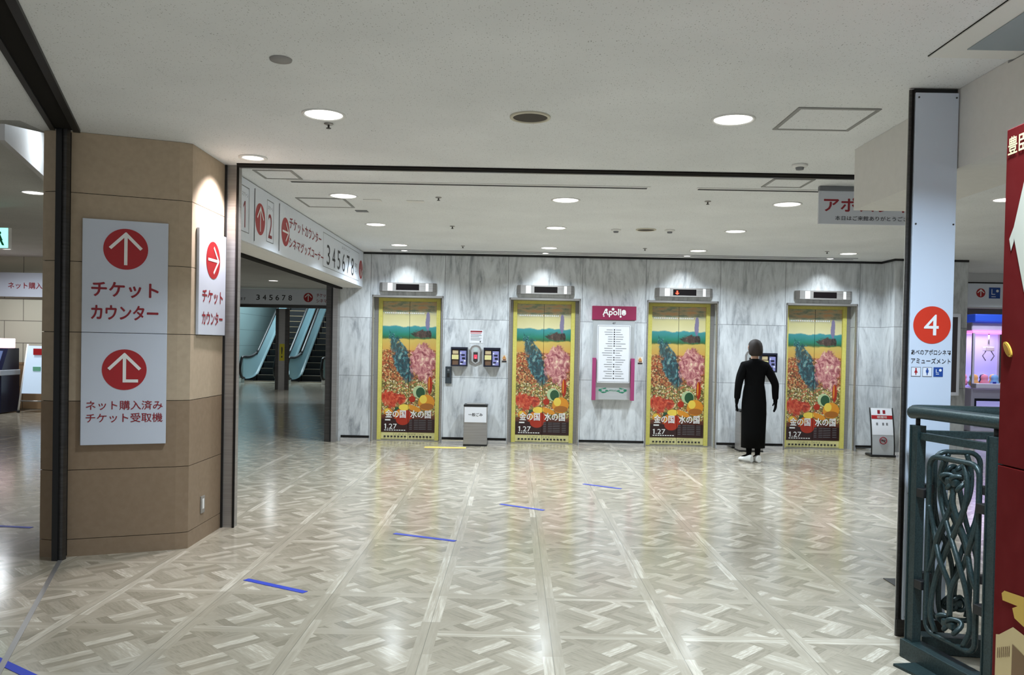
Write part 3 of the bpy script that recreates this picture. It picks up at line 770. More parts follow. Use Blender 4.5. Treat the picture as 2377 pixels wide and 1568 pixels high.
def uz(u, t): return (-PW + 2 * PW * u, PZ1 + (PZ0 - PZ1) * t)
def make_elevator(label):
    e = thing('elevator', label, 'elevator', (ELEV[0], DY, 0), 0, 'elevators in the marble wall')
    # stainless lining of the opening
    m = MB(); d0 = WY - DY - 0.008
    for s in (-1, 1):
        a, b = sorted((s * (OW - 0.002), s * (OW - 0.02))); m.box(a, b, d0, d0 + 0.05, 0, OH - 0.002, 'steel')
    m.box(-OW + 0.002, OW - 0.002, d0, 0.02, OH - 0.03, OH - 0.002, 'steel')
    m.build('steel_surround', e)
    m = MB()
    for s in (-1, 1):
        a, b = sorted((s * 0.455, s * 0.397)); m.box(a, b, -0.035, 0.03, 0, 2.092, 'yellow', 0.003)
    m.box(-0.397, 0.397, -0.035, 0.03, 2.047, 2.092, 'yellow', 0.003)
    m.build('yellow_frame', e)
    m = MB()
    for s in (-1, 1):
        m = MB(); a, b = sorted((s * 0.457, s * 0.513)); m.box(a, b, -0.02, 0.03, 0, 2.088, 'steel'); m.build('inner_jamb', e)
    m = MB(); m.box(-0.45, 0.45, -0.12, 0.0, 0.0005, 0.006, 'steel'); m.build('sill', e)
    for s in (-1, 1):
        m = MB(); a, b = sorted((s * 0.0025, s * 0.396)); m.box(a, b, 0.0, 0.03, 0.008, 2.046, 'dsteel'); door = m.build('door_panel', e)
        # printed film on this leaf
        m = MB(); uvl = m.bm.loops.layers.uv.new('UVMap')
        f = m.face([(a, -0.0015, PZ0), (b, -0.0015, PZ0), (b, -0.0015, PZ1), (a, -0.0015, PZ1)], 'poster')
        for l in f.loops: l[uvl].uv = ((l.vert.co.x + PW) / (2 * PW), (l.vert.co.z - PZ0) / (PZ1 - PZ0))
        for k, (poly, mt) in enumerate(ART):
            q = clip([uz(u, t) for u, t in poly], 0, 0.0025 * s, s < 0)
            q = clip(q, 0, s * PW, s > 0) if q else q
            if len(q) > 2: m.flat(q, -0.0022 - 0.00025 * k, mt)
        m.flat([(a, 0.012), (b, 0.012), (b, PZ0), (a, PZ0)], -0.0015, 'cream')
        m.build('poster', door, fix=False)
        m = MB(); yy = -0.0100
        if s < 0:
            m.text('金の国', -0.185, 0.385, 0.30, 0.115, yy, 'wht', 0.022); m.build('title_lettering', door, fix=False); m = MB(); m.text('.27', -0.235, 0.20, 0.14, 0.075, yy, 'wht', 0.01); m.flat([(-0.338, 0.163), (-0.322, 0.163), (-0.322, 0.238), (-0.335, 0.238), (-0.355, 0.222), (-0.338, 0.222)], yy, 'wht'); m.build('date_lettering', door, fix=False); m = MB()
            for k in range(9): m.flat([(-0.35 + k * 0.036, 0.138), (-0.325 + k * 0.036, 0.138), (-0.325 + k * 0.036, 0.150), (-0.35 + k * 0.036, 0.150)], yy, 'wht')
            m.flat([(-0.34, 0.285), (-0.26, 0.285), (-0.26, 0.305), (-0.34, 0.305)], yy, 'wht')
            for k in range(13): m.flat([(-0.36 + k * 0.027, 1.865), (-0.347 + k * 0.027, 1.865), (-0.347 + k * 0.027, 1.885), (-0.36 + k * 0.027, 1.885)], yy, 'paper')
            m.text('「このマン', -0.11, 0.085, 0.20, 0.024, yy, 'ink')
            for k in range(7): m.flat([(-0.355 + k * 0.05, 0.040), (-0.325 + k * 0.05, 0.040), (-0.325 + k * 0.05, 0.062), (-0.355 + k * 0.05, 0.062)], yy, 'ink')
        else:
            m.text('水の国', 0.185, 0.385, 0.30, 0.115, yy, 'wht', 0.022); m.build('title_lettering', door, fix=False); m = MB()
            for r_ in range(6):
                for k in range(5):
                    w = 0.04 + 0.02 * ((k * 7 + r_ * 3) % 3); x = 0.02 + k * 0.068
                    m.flat([(x, 0.16 + r_ * 0.026), (x + w, 0.16 + r_ * 0.026), (x + w, 0.166 + r_ * 0.026), (x, 0.166 + r_ * 0.026)], yy, 'grey')
            for k in range(8): m.flat([(0.01 + k * 0.027, 1.865), (0.023 + k * 0.027, 1.865), (0.023 + k * 0.027, 1.885), (0.01 + k * 0.027, 1.885)], yy, 'paper')
            m.text('ガがすごい!」', 0.12, 0.085, 0.23, 0.024, yy, 'ink')
            for k in range(7): m.flat([(0.02 + k * 0.05, 0.040), (0.05 + k * 0.05, 0.040), (0.05 + k * 0.05, 0.062), (0.02 + k * 0.05, 0.062)], yy, 'ink')
        m.build('small_print', door, fix=False)
    return e
el = make_elevator('leftmost elevator with yellow framed poster doors, nearest the passage opening')
elab = [None, 'second elevator from the left, poster doors, between trash bin and directory board', 'elevator with poster doors between the directory board and the standing person',
        'rightmost elevator with yellow framed poster doors, beside the smoking sign stand']
for k in (1, 2, 3): copy_tree(el, elab[k], (ELEV[k], DY, 0))

# floor indicators above the doors
def indicator(c, lit, label):
    t = thing('floor_indicator', label, 'floor indicator', (c, WY - 0.002, 2.172), 0, 'elevator floor indicators')
    m = MB(); m.prism([(-0.405, 0), (-0.405, -0.03), (-0.36, -0.085), (0.36, -0.085), (0.405, -0.03), (0.405, 0)][::-1], 0, 0.125, 'steel'); m.build('housing', t)
    m = MB(); m.box(-0.165, 0.165, -0.088, -0.0855, 0.02, 0.105, 'display'); d = m.build('display', t)
    for a, b in ((-0.285, -0.215), (0.26, 0.30)):
        m = MB(); m.box(a, b, -0.0875, -0.0855, 0.008, 0.117, 'wht'); m.build('light_plate', t)
    if lit:
        m = MB(); m.box(-0.118, -0.098, -0.0895, -0.0882, 0.045, 0.085, 'ledred'); m.flat([(-0.138, 0.052), (-0.078, 0.052), (-0.108, 0.028)], -0.0892, 'ledred'); m.build('arrow_light', d, label='lit red down arrow')
il = ['leftmost elevator', 'second elevator, right of the trash bin', 'third elevator, red down arrow lit', 'rightmost elevator']
for k, c in enumerate(ELEV): indicator(c + 0.005, k == 2, 'steel floor indicator box above the ' + il[k])

# ================================================================== THINGS ON THE MARBLE WALL
fy = WY - 0.001
def call_panel(c, label):
    t = thing('call_button_panel', label, 'call button', (c, fy, 1.12), 0, 'elevator call button panels')
    out = [(-0.085, 0.05), (-0.05, 0.028), (0, 0.0), (0.05, 0.028), (0.085, 0.05), (0.085, 0.24), (0.06, 0.285), (0.02, 0.302), (-0.02, 0.302), (-0.06, 0.285), (-0.085, 0.24)]
    m = MB(); m.plate(out, -0.008, 0, 'steel'); m.build('plate', t)
    m = MB(); m.plate([(x * 0.72, 0.03 + z * 0.82) for x, z in out], -0.014, -0.0085, 'alu'); m.build('faceplate', t)
    m = MB(); m.plate([(-0.032, 0.07), (0, 0.05), (0.032, 0.07), (0.032, 0.2), (-0.032, 0.2)], -0.017, -0.0145, 'dsteel'); m.build('button_recess', t)
    m = MB(); m.box(-0.024, 0.024, -0.021, -0.0175, 0.105, 0.165, mat('red_button', (196, 60, 84), 0.4, emit=0.5, ecol=(220, 60, 80)), 0.002); m.text('+', 0, 0.118, 0.018, 0.018, -0.0215, 'wht', 0.02); m.build('button', t)
    m = MB(); m.disc(0, 0.238, 0.03, -0.0165, mat('pale_indicator', (190, 206, 204), 0.3), 24, 0.0015); m.build('indicator_dial', t)
call_panel(-0.562, 'shield shaped steel call button panel between the two brochure boxes')
call_panel(3.41, 'steel call button panel on the marble behind the standing person')
def brochure_box(x, label, seed):
    t = thing('brochure_box', label, 'brochure holder', (x, fy, 1.115), 0, 'black brochure boxes on the marble')
    m = MB(); m.box(-0.12, 0.12, -0.012, 0, 0, 0.275, 'navy'); m.box(-0.12, 0.12, -0.075, -0.012, 0, 0.02, 'navy')
    m.box(-0.12, -0.105, -0.075, -0.012, 0.02, 0.275, 'navy'); m.box(0.105, 0.12, -0.075, -0.012, 0.02, 0.275, 'navy'); m.box(-0.008, 0.004, -0.07, -0.012, 0.02, 0.24, 'navy'); m.box(-0.105, 0.105, -0.075, -0.012, 0.245, 0.275, 'navy')
    m.build('case', t)
    m = MB(); m.box(-0.105, -0.009, -0.073, -0.070, 0.10, 0.165, 'cream'); m.build('label_card', t)
    m = MB(); m.box(-0.100, -0.012, -0.060, -0.04, 0.02, 0.235, mat('brown_leaflet', (110, 84, 66), 0.5)); m.box(-0.098, -0.014, -0.0615, -0.0602, 0.18, 0.225, mat('tan_leaflet', (196, 178, 140), 0.5)); m.build('leaflet_stack', t)
    m = MB(); m.box(0.008, 0.100, -0.062, -0.04, 0.02, 0.225, mat('violet_leaflet', (140, 140, 196), 0.5))
    for a, b, z, h in ((0.03, 0.08, 0.15, 0.025), (0.04, 0.085, 0.10, 0.03), (0.02, 0.06, 0.05, 0.02)): m.box(a, b, -0.0635, -0.0622, z, z + h, 'navy')
    for a, b, z, h in ((0.012, 0.03, 0.18, 0.02), (0.012, 0.04, 0.03, 0.014), (0.07, 0.095, 0.07, 0.02)): m.box(a, b, -0.0636, -0.0622, z, z + h, 'paper')
    m.build('leaflet_stack', t)
brochure_box(-0.794, 'black brochure box left of the call button, second box from the left elevator', 1)
brochure_box(-0.324, 'black brochure box right of the call button, nearer the second elevator', 2)
brochure_box(3.645, 'black brochure box half hidden behind the standing person', 3)
t = thing('notice', 'white paper notice with red heading above the call button', 'notice', (-0.558, fy, 1.452))
m = MB(); m.box(-0.1, 0.1, -0.003, 0, 0, 0.19, 'paper'); m.build('sheet', t)
m = MB(); m.flat([(-0.085, 0.158), (0.085, 0.158), (0.085, 0.178), (-0.085, 0.178)], -0.004, 'lred'); m.flat([(-0.085, 0.138), (0.075, 0.138), (0.075, 0.150), (-0.085, 0.150)], -0.004, mat('pale_red_ink', (206, 120, 126), 0.6))
for z, w in ((0.118, 0.15), (0.104, 0.16), (0.09, 0.12), (0.07, 0.16), (0.056, 0.14), (0.04, 0.15)): m.flat([(-0.08, z), (-0.08 + w, z), (-0.08 + w, z + 0.006), (-0.08, z + 0.006)], -0.004, 'grey')
m.disc(0.06, 0.02, 0.010, -0.004, 'ink', 16); m.build('printing', t)
t = thing('intercom_panel', 'narrow dark panel at the right edge of the leftmost elevator', 'control panel', (-0.948, fy, 0.862))
m = MB(); m.box(-0.045, 0.045, -0.022, 0, 0, 0.245, mat('dark_slate', (52, 60, 66), 0.35), 0.004); m.build('housing', t)
m = MB(); m.disc(0, 0.195, 0.016, -0.0235, 'grey', 20, 0.001); m.box(-0.02, 0.02, -0.024, -0.0225, 0.09, 0.15, 'black'); m.build('buttons', t)
def sticker(x, z, label):
    t = thing('warning_sticker', label, 'sticker', (x, fy, z), 0, 'small warning stickers beside the elevator doors')
    m = MB(); m.box(-0.038, 0.038, -0.002, 0, 0, 0.11, mat('sticker_white', (222, 216, 206), 0.5)); m.build('sheet', t)
    m = MB(); m.flat([(-0.03, 0.055), (0.03, 0.055), (0, 0.105)], -0.003, mat('sticker_amber', (214, 150, 80), 0.5)); m.flat([(-0.034, 0.004), (0.034, 0.004), (0.034, 0.026), (-0.034, 0.026)], -0.003, 'ink'); m.flat([(-0.02, 0.03), (0.026, 0.03), (0.026, 0.052), (-0.02, 0.052)], -0.003, mat('sticker_brown', (150, 100, 70), 0.5)); m.build('printing', t)
sticker(-0.148, 1.18, 'small warning sticker left of the second elevator')
sticker(1.812, 1.19, 'small warning sticker between the directory board and third elevator')

t = thing('directory_board', 'floor directory board with maroon header and mauve side rails', 'directory board', (1.417, fy, 0.675))
m = MB(); m.box(-0.30, 0.30, -0.06, 0, 0.0, 1.145, 'alu', 0.004); m.build('body', t)
m = MB(); m.box(-0.315, 0.315, -0.075, 0, 1.147, 1.345, 'maroon', 0.003); m.build('header', t)
m = MB(); m.text('Apollo', 0.0, 1.245, 0.33, 0.115, -0.0765, 'wht', 0.03)
for x, z, r in ((-0.115, 1.29, 0.018), (-0.02, 1.30, 0.02), (0.06, 1.295, 0.012), (0.135, 1.265, 0.03), (-0.15, 1.20, 0.01), (0.09, 1.195, 0.014)): m.disc(x, z, r, -0.0768, 'wht', 18)
m.build('logo', t)
for s in (-1, 1):
    m = MB(); a, b = sorted((s * 0.302, s * 0.25)); m.box(a, b, -0.115, -0.0605, -0.005, 0.60, 'mauve', 0.003); m.build('side_rail', t)
m = MB(); m.box(-0.235, 0.235, -0.095, -0.0605, 0.245, 1.07, 'paper', 0.003); ch = m.build('list_panel', t)
m = MB(); y = -0.0965; frame(m, -0.225, 0.225, 0.26, 1.06, y, 0.004)
for k in range(22):
    z = 1.0 - k * 0.033
    w = 0.06 + 0.09 * random.random(); v = 0.06 + 0.10 * random.random()
    m.flat([(-0.02 - w, z), (-0.02, z), (-0.02, z + 0.007), (-0.02 - w, z + 0.007)], y, 'grey'); m.flat([(0.025, z), (0.025 + v, z), (0.025 + v, z + 0.007), (0.025, z + 0.007)], y, 'grey')
    if k % 3 != 2 or k < 6: m.disc(0.004, z + 0.004, 0.010, y, 'ink', 12)
m.text('4F', 0, 1.10, 0.05, 0.03, -0.0615, 'ink'); m.build('printing', ch)
m = MB(); gm = mat('leaf_green', (30, 128, 96), 0.5)
for sx in (-1, 1):
    for k in range(9):
        a = k * 2.4; m.flat([(sx * (0.13 + 0.05 * math.cos(a) + p.x), 0.135 + 0.028 * math.sin(a) + p.y) for p in [Vector((0.03 * math.cos(q + a), 0.012 * math.sin(q + a * 1.7), 0)) for q in (0, 1.2, 2.4, 3.6, 4.8)]], -0.0615 - 0.0001 * k, gm)
m.text('APOLLO', 0, 0.135, 0.11, 0.022, -0.0615, gm, 0.03); m.build('plant_emblem', t)

# ================================================================== BINS, SIGN STAND, FLOOR MARKS
def bin_(x, y, label, text):
    t = thing('trash_bin', label, 'trash bin', (x, y, 0), 0, 'steel trash bins by the elevators')
    m = MB(); m.box(-0.165, 0.165, -0.125, 0.125, 0.02, 0.57, 'steel', 0.006); m.build('body', t)
    m = MB(); m.box(-0.168, 0.168, -0.128, 0.128, 0.0, 0.022, 'black'); m.build('base', t)
    m = MB(); m.box(-0.168, 0.168, -0.128, 0.128, 0.555, 0.582, 'black', 0.004); m.box(-0.13, 0.13, -0.10, 0.10, 0.582, 0.598, 'steel', 0.006); m.build('lid', t)
    if text:
        m = MB(); m.box(-0.155, 0.155, -0.130, -0.1255, 0.335, 0.55, 'paper', 0.001); c = m.build('label_sheet', t)
        m = MB(); m.text('一般ごみ', 0, 0.445, 0.20, 0.045, -0.1312, 'ink', 0.015); m.build('lettering', c)
bin_(-0.533, 11.66, 'steel trash bin with white label between the first two elevators', True)
bin_(3.34, 11.62, 'steel trash bin mostly hidden behind the legs of the standing person', False)

t = thing('sign_stand', 'curved white floor sign on black base right of the last elevator', 'sign', (5.07, 11.30, 0), R(-6))
m = MB()
for s in (0,):
    m.box(-0.165, 0.165, -0.10, 0.16, 0, 0.03, 'black', 0.008)
m.build('base', t)
prof = [(0.0, -0.075, 0.03), (0.25, -0.07, 0.17), (0.5, -0.045, 0.33), (0.75, -0.01, 0.47), (1.0, 0.05, 0.665)]
pts = spline([(0, a, b) for _, a, b in prof], 5)
m = MB(); i = m.mi('alu')
A = [[m.bm.verts.new((sx * 0.14, p.y + dy, p.z)) for p in pts] for sx, dy in ((-1, 0), (1, 0), (1, 0.012), (-1, 0.012))]
for k in range(len(pts) - 1):
    for q in range(4):
        f = m.bm.faces.new((A[q][k], A[(q + 1) % 4][k], A[(q + 1) % 4][k + 1], A[q][k + 1])); f.material_index = i; f.smooth = False
for k in (0, -1): m.bm.faces.new([A[q][k] for q in range(4)])
m.build('panel', t)
def on_curve(z):
    for a, b in zip(pts, pts[1:]):
        if a.z <= z <= b.z: return a.y + (b.y - a.y) * (z - a.z) / (b.z - a.z)
    return pts[-1].y
def curved_rect(m, x0, x1, z0, z1, mt, off=0.002):
    zs = sorted({z0, z1} | {p.z for p in pts if z0 < p.z < z1})
    for a, b in zip(zs, zs[1:]): m.face([(x0, on_curve(a) - off, a), (x1, on_curve(a) - off, a), (x1, on_curve(b) - off, b), (x0, on_curve(b) - off, b)], mt)
m = MB(); curved_rect(m, -0.138, 0.138, 0.30, 0.660, 'paper', 0.002); curved_rect(m, -0.138, 0.138, 0.515, 0.565, 'red', 0.004)
curved_rect(m, -0.055, -0.02, 0.585, 0.635, 'lred', 0.004); curved_rect(m, 0.015, 0.05, 0.585, 0.635, 'lred', 0.004)
for x in (-0.07, 0.01, 0.06): curved_rect(m, x - 0.012, x + 0.012, 0.43, 0.465, 'grey', 0.004)
m.build('print', t)
m = MB(); z = 0.54; m.text('喫煙所', 0, z, 0.13, 0.034, on_curve(z) - 0.012, 'wht', 0.02); m.build('lettering', t)
m = MB(); zc = 0.225; yq = on_curve(0.17) - 0.012
ring = [(0.045 * math.cos(2 * PI * k / 32), zc + 0.045 * math.sin(2 * PI * k / 32)) for k in range(32)]
m.tube([(x, yq + (zz - zc) * 0.17 + 0.006, zz) for x, zz in ring], 0.006, 'lred', 8, True); m.tube([(-0.03, yq + 0.012, zc + 0.03), (0.03, yq, zc - 0.03)], 0.005, 'lred', 8); m.box(-0.028, 0.026, yq, yq + 0.004, zc - 0.006, zc + 0.004, 'ink'); m.build('no_smoking_symbol', t)
m = MB()
for s in (-1, 1): m.tube([(s * 0.15, p.y + 0.006, p.z) for p in pts], 0.008, 'black', 8)
m.build('edge_rail', t)

def tape(p, q, w, label):
    p, q = Vector((*p, 0)), Vector((*q, 0)); d = q - p; n_ = Vector((-d.y, d.x, 0)).normalized() * w / 2
    m = MB(); o_ = (p + q) / 2; a = [p + n_ - o_, p - n_ - o_, q - n_ - o_, q + n_ - o_]
    m.prism([(v.x, v.y) for v in a], 0.0005, 0.0025, 'tape'); o = m.build('tape_strip'); o.location = (o_.x, o_.y, 0)
    tag(o, label, 'tape', 'blue queue tape strips on the floor')
tape((-1.565, 4.84), (-1.155, 4.612), 0.042, 'blue floor tape strip in front of the beige column, largest in full view')
tape((-0.87, 6.10), (-0.40, 5.90), 0.042, 'blue floor tape strip midway between the column and the lobby middle')
tape((-0.10, 7.32), (0.28, 7.085), 0.042, 'blue floor tape strip straight ahead in the middle of the floor')
tape((0.74, 8.50), (1.10, 8.25), 0.042, 'blue floor tape strip farthest away, toward the directory board')
tape((-2.30, 3.60), (-1.94, 3.36), 0.042, 'blue floor tape strip cut off by the bottom left corner')
tape((-3.98, 6.10), (-3.55, 6.05), 0.042, 'blue floor tape strip left of the beige column, past the shutter')
m = MB(); m.box(-0.285, 0.285, -0.06, 0.06, 0.0005, 0.004, 'ytape'); o = m.build('tactile_strip'); o.location = (-0.93, 11.30, 0); o.rotation_euler = (0, 0, R(2))
tag(o, 'pale yellow floor strip in front of the first trash bin', 'floor strip')

# ================================================================== HANGING CINEMA BANNER
t = thing('hanging_sign', 'white hanging cinema welcome banner behind the right bulkhead', 'sign', (2.845, 6.55, 2.435))
m = MB(); m.box(-0.455, 0.455, -0.012, 0.012, 0, 0.262, mat('grey_white_banner', (206, 210, 218), 0.5), 0.002); m.build('board', t)
m = MB(); m.box(-0.455, 0.455, -0.02, 0.02, 0.262, 0.298, 'grey', 0.003); m.build('hanger_rail', t)
m = MB(); m.text('アポロシネマ', 0.0, 0.155, 0.83, 0.108, -0.0132, 'lred', 0.035); m.build('lettering', t); m = MB(); m.text('本日はご来館ありがとうございます', 0.03, 0.048, 0.71, 0.036, -0.0132, 'ink', 0.012); m.build('lettering', t)

# ================================================================== WHITE PILLAR WITH FLOOR NUMBER
t = thing('pillar', 'tall white panelled pillar with red floor number four disc', 'pillar', (2.065, 4.1, 0))
x0, x1 = -0.105, 0.108
m = MB(); m.box(-0.126, 0.110, 0.010, 0.022, 0.0, CH - 0.002, 'bulk'); m.build('core', t)
m = MB(); m.box(-0.13, -0.108, 0.0, 0.01, 0.0, CH - 0.01, 'dsteel'); m.box(-0.118, -0.108, -0.004, 0.0, 0.085, CH - 0.01, 'slot'); m.box(-0.105, 0.108, 0.002, 0.01, CH - 0.025, CH - 0.003, 'black'); m.build('edge_frame', t)
m = MB(); m.box(x0, x1, -0.012, 0.004, 0.085, CH - 0.026, 'panel', 0.002); m.build('face_panel', t)
m = MB(); m.box(-0.13, 0.112, -0.006, 0.005, 0, 0.083, 'dsteel'); m.build('base', t)
m = MB()
for z in (0.10, 0.72, 1.42, 2.06, CH - 0.05):
    for x in (x0 + 0.015, x1 - 0.012): m.disc(x, z, 0.0045, -0.0145, 'dsteel', 12, 0.002)
m.build('screw_heads', t)
m = MB(); m.disc(0.004, 1.56, 0.093, -0.0138, 'orange', 48, 0.0012); d = m.build('number_disc', t)
m = MB(); m.text('4', 0.0, 1.56, 0.072, 0.102, -0.0152, 'wht', 0.005, 4); m.build('number_lettering', d)
m = MB(); m.text('あべのアポロシネマ', 0.003, 1.425, 0.196, 0.026, -0.0135, 'ink', 0.01); m.build('lettering', t); m = MB(); m.text('アミューズメント', 0.003, 1.382, 0.196, 0.027, -0.0135, 'ink', 0.01); m.build('lettering', t)
def person_icon(m, cx, cz, mt, skirt):
    m.disc(cx, cz + 0.013, 0.0042, -0.0150, mt, 12)
    if skirt: m.flat([(cx - 0.003, cz + 0.008), (cx + 0.003, cz + 0.008), (cx + 0.009, cz - 0.006), (cx - 0.009, cz - 0.006)], -0.0150, mt)
    else: m.flat([(cx - 0.007, cz + 0.008), (cx + 0.007, cz + 0.008), (cx + 0.006, cz - 0.005), (cx - 0.006, cz - 0.005)], -0.0150, mt)
    m.flat([(cx - 0.003, cz - 0.004), (cx + 0.003, cz - 0.004), (cx + 0.002, cz - 0.017), (cx - 0.002, cz - 0.017)], -0.0151, mt)
blue = mat('pictogram_blue', (28, 72, 150), 0.5)
for x, kind in ((-0.070, 0), (-0.014, 1), (0.041, 2)):
    m = MB(); s = 0.0235; z = 1.327
    m.flat([(x - s, z - s), (x + s, z - s), (x + s, z + s), (x - s, z + s)], -0.0137, blue if kind == 2 else 'paper')
    if kind < 2:
        frame(m, x - s, x + s, z - s, z + s, -0.0145, 0.0022, 'grey'); person_icon(m, x, z + 0.001, 'red' if kind == 0 else blue, kind == 0)
    else:
        m.disc(x + 0.010, z + 0.009, 0.007, -0.0145, 'wht', 14)
        for a, b in (((-0.012, -0.0015), (-0.009, 0.014)), ((-0.012, -0.012), (0.004, -0.009)), ((-0.012, -0.004), (0.002, -0.002))): m.flat([(x + a[0], z + a[1]), (x + b[0], z + a[1]), (x + b[0], z + b[1]), (x + a[0], z + b[1])], -0.0146, 'paper')
    m.build('pictogram', t)

# ================================================================== IRON RAILING (corner)
def railing(name, label, loc, rz, L, left_post=True, pad=0.085):
    t = thing(name, label, 'railing', loc, rz, 'green iron stair railings')
    G = 'green'
    def post(x):
        m = MB(); m.box(x - 0.022, x + 0.022, -0.018, 0.018, 0.02, 1.085, G, 0.003); m.box(x - 0.028, x - 0.021, -0.022, 0.022, 0.02, 1.085, G); m.box(x + 0.021, x + 0.028, -0.022, 0.022, 0.02, 1.085, G)
        m.cyl((x, 0, 1.07), (x, 0, 1.125), 0.010, 'black', 12); m.build('post', t)
    if left_post: post(0.0)
    post(L)
    m = MB(); m.tube(spline([(-0.040 if left_post else 0.0, 0, 1.142), (0.03, 0, 1.145), (L * 0.5, 0, 1.145), (L + 0.3, 0, 1.145)], 4), 0.030, G, 14); m.build('handrail', t)
    e = L + 0.25
    m = MB(); m.box(0.03, L - 0.03, -0.012, 0.012, 1.02, 1.055, G, 0.003); m.build('top_bar', t)
    m = MB(); m.box(-0.035 if left_post else 0.05, e, -0.04, 0.04, 0.0, 0.085, G, 0.004); m.build('base_beam', t)
    a, b = pad, L - pad; c = (a + b) / 2; w = (b - a)
    z0, z1 = 0.16, 0.955
    m = MB(); rr = 0.05
    loop = []
    for cx, cz, a0 in ((a + rr, z0 + rr, PI), (b - rr, z0 + rr, 1.5 * PI), (b - rr, z1 - rr, 0), (a + rr, z1 - rr, 0.5 * PI)):
        for k in range(6): q = a0 + k * PI / 10; loop.append((cx + rr * math.cos(q), 0, cz + rr * math.sin(q)))
    m.tube(loop, 0.012, G, 10, True); m.build('panel_frame', t)
    def P(s, h, y): return (a + w * s, y, z0 + (z1 - z0) * h)
    bars = [
      [P(0.30, 0.99, 0), P(0.20, 0.88, .006), P(0.24, 0.74, .010), P(0.45, 0.60, .0), P(0.68, 0.46, -.010), P(0.82, 0.30, .0), P(0.86, 0.12, .010), P(0.78, 0.02, 0)],
      [P(0.70, 0.99, 0), P(0.80, 0.88, -.006), P(0.76, 0.74, -.010), P(0.55, 0.60, .0), P(0.32, 0.46, .010), P(0.18, 0.30, .0), P(0.14, 0.12, -.010), P(0.22, 0.02, 0)],
      [P(0.0, 0.72, 0), P(0.10, 0.58, 0.008), P(0.30, 0.44, -.010), P(0.46, 0.30, 0.006), P(0.50, 0.14, 0)],
      [P(1.0, 0.72, 0), P(0.90, 0.58, -0.008), P(0.70, 0.44, .010), P(0.54, 0.30, -0.006), P(0.50, 0.14, 0)],
      [P(0.47, 0.86, 0), P(0.44, 0.76, 0.012), P(0.26, 0.58, -0.006), P(0.08, 0.42, 0.008), P(0.0, 0.34, 0)],
      [P(0.53, 0.86, 0), P(0.56, 0.76, -0.012), P(0.74, 0.58, 0.006), P(0.92, 0.42, -0.008), P(1.0, 0.34, 0)]]
    for q in bars:
        m = MB(); m.tube(spline(q, 7), 0.0115, G, 10); m.build('scroll_bar', t)
    for h in (0.88, 0.10):
        m = MB()
        for s in (0.40, 0.60):
            cc = P(s, h, 0); m.tube([(cc[0] + 0.030 * math.cos(2 * PI * k / 20), 0.016 * math.sin(4 * PI * k / 20), cc[2] + 0.030 * math.sin(2 * PI * k / 20)) for k in range(20)], 0.011, G, 8, True)
        m.box(c - 0.035, c + 0.035, -0.018, 0.018, z0 + (z1 - z0) * h - 0.018, z0 + (z1 - z0) * h + 0.018, G, 0.008); m.build('knot_collar', t)
    for x, s in ((0.028, 1), (L - 0.028, -1)):
        for z in (0.36, 0.78):
            m = MB(); p, q = sorted((x, x + s * (pad - 0.035))); m.box(p, q, -0.022, 0.022, z - 0.02, z + 0.02, 'black', 0.003); m.build('clip', t)
    return t
A_ = Vector((1.872, 3.80)); B_ = Vector((1.962, 3.335)); dAB = B_ - A_
railing('railing', 'dark green scrollwork iron railing running toward the viewer, nearest the red board', (A_.x, A_.y, 0), math.atan2(dAB.y, dAB.x), dAB.length)
railing('railing', 'dark green iron railing behind the nearer one, running off to the right', (1.90, 3.90, 0), R(-8), 0.40, False, 0.10)
m = MB(); m.prism([(-0.19, -0.02), (-0.05, -0.42), (0.12, -0.40), (0.06, 0.02)], 0.0005, 0.012, 'green'); o = m.build('floor_plate'); o.location = (1.93, 3.72, 0)
tag(o, 'green metal floor plate under the near end of the railing', 'floor plate')
m = MB(); m.box(0, 0.14, -0.2, 0, 0.0005, 0.005, 'dsteel'); o = m.build('floor_plate'); o.location = (2.34, 5.14, 0)
tag(o, 'dark floor plate peeking out left of the white pillar', 'floor plate')

# ================================================================== RED DISPLAY BOARD (right edge)
t = thing('display_board', 'tall crimson film display board at the right edge', 'display board', (1.423, 2.41, 0), -PI / 2)
m = MB(); m.box(0.0, 1.3, 0.0, 0.32, 0.02, 1.094, 'poster_red', 0.003); m.build('lower_board', t)
m = MB(); m.box(0.0, 1.3, 0.0, 0.32, 1.097, 2.072, 'poster_red', 0.003); m.build('upper_board', t)
gold = mat('gold_print', (206, 170, 70), 0.4); pale = mat('pale_print', (206, 210, 200), 0.5); tan = mat('tan_print', (206, 186, 138), 0.5); dkb = mat('brown_print', (120, 92, 60), 0.5)
m = MB(); m.text('豊臣', 0.058, 2.02, 0.088, 0.05, -0.003, mat('ivory_print', (244, 240, 190), 0.4), 0.02); m.build('lettering', t)
m = MB(); m.flat([(0.045, 1.77), (0.10, 1.93), (0.40, 1.98), (0.55, 1.75), (0.30, 1.50), (0.12, 1.55)], -0.002, pale)
m.flat([(0.03, 1.75), (0.055, 1.79), (0.052, 1.74), (0.04, 1.715)], -0.0025, pale)
m.build('pale_print', t); m = MB(); m.flat([(.042, .727), (.055, .738), (.14, .746), (.30, .75), (.30, .66), (.147, .665), (.105, .675), (.094, .70), (.118, .713), (.047, .708)], -0.002, gold)
m.build('gold_print', t); m = MB(); m.flat([(0.02, 0.02), (1.28, 0.02), (1.28, 0.60), (0.3, 0.62), (0.15, 0.642), (0.10, 0.648), (0.036, 0.605), (0.02, 0.60)], -0.002, tan)
m.flat([(0.095, 0.02), (0.20, 0.02), (0.18, 0.58), (0.10, 0.60)], -0.003, dkb)
for k in range(7): m.flat([(0.03 + k * 0.009, 0.535 + k * 0.004), (0.034 + k * 0.009, 0.535 + k * 0.004), (0.034 + k * 0.009, 0.565 + k * 0.004), (0.03 + k * 0.009, 0.565 + k * 0.004)], -0.003, dkb)
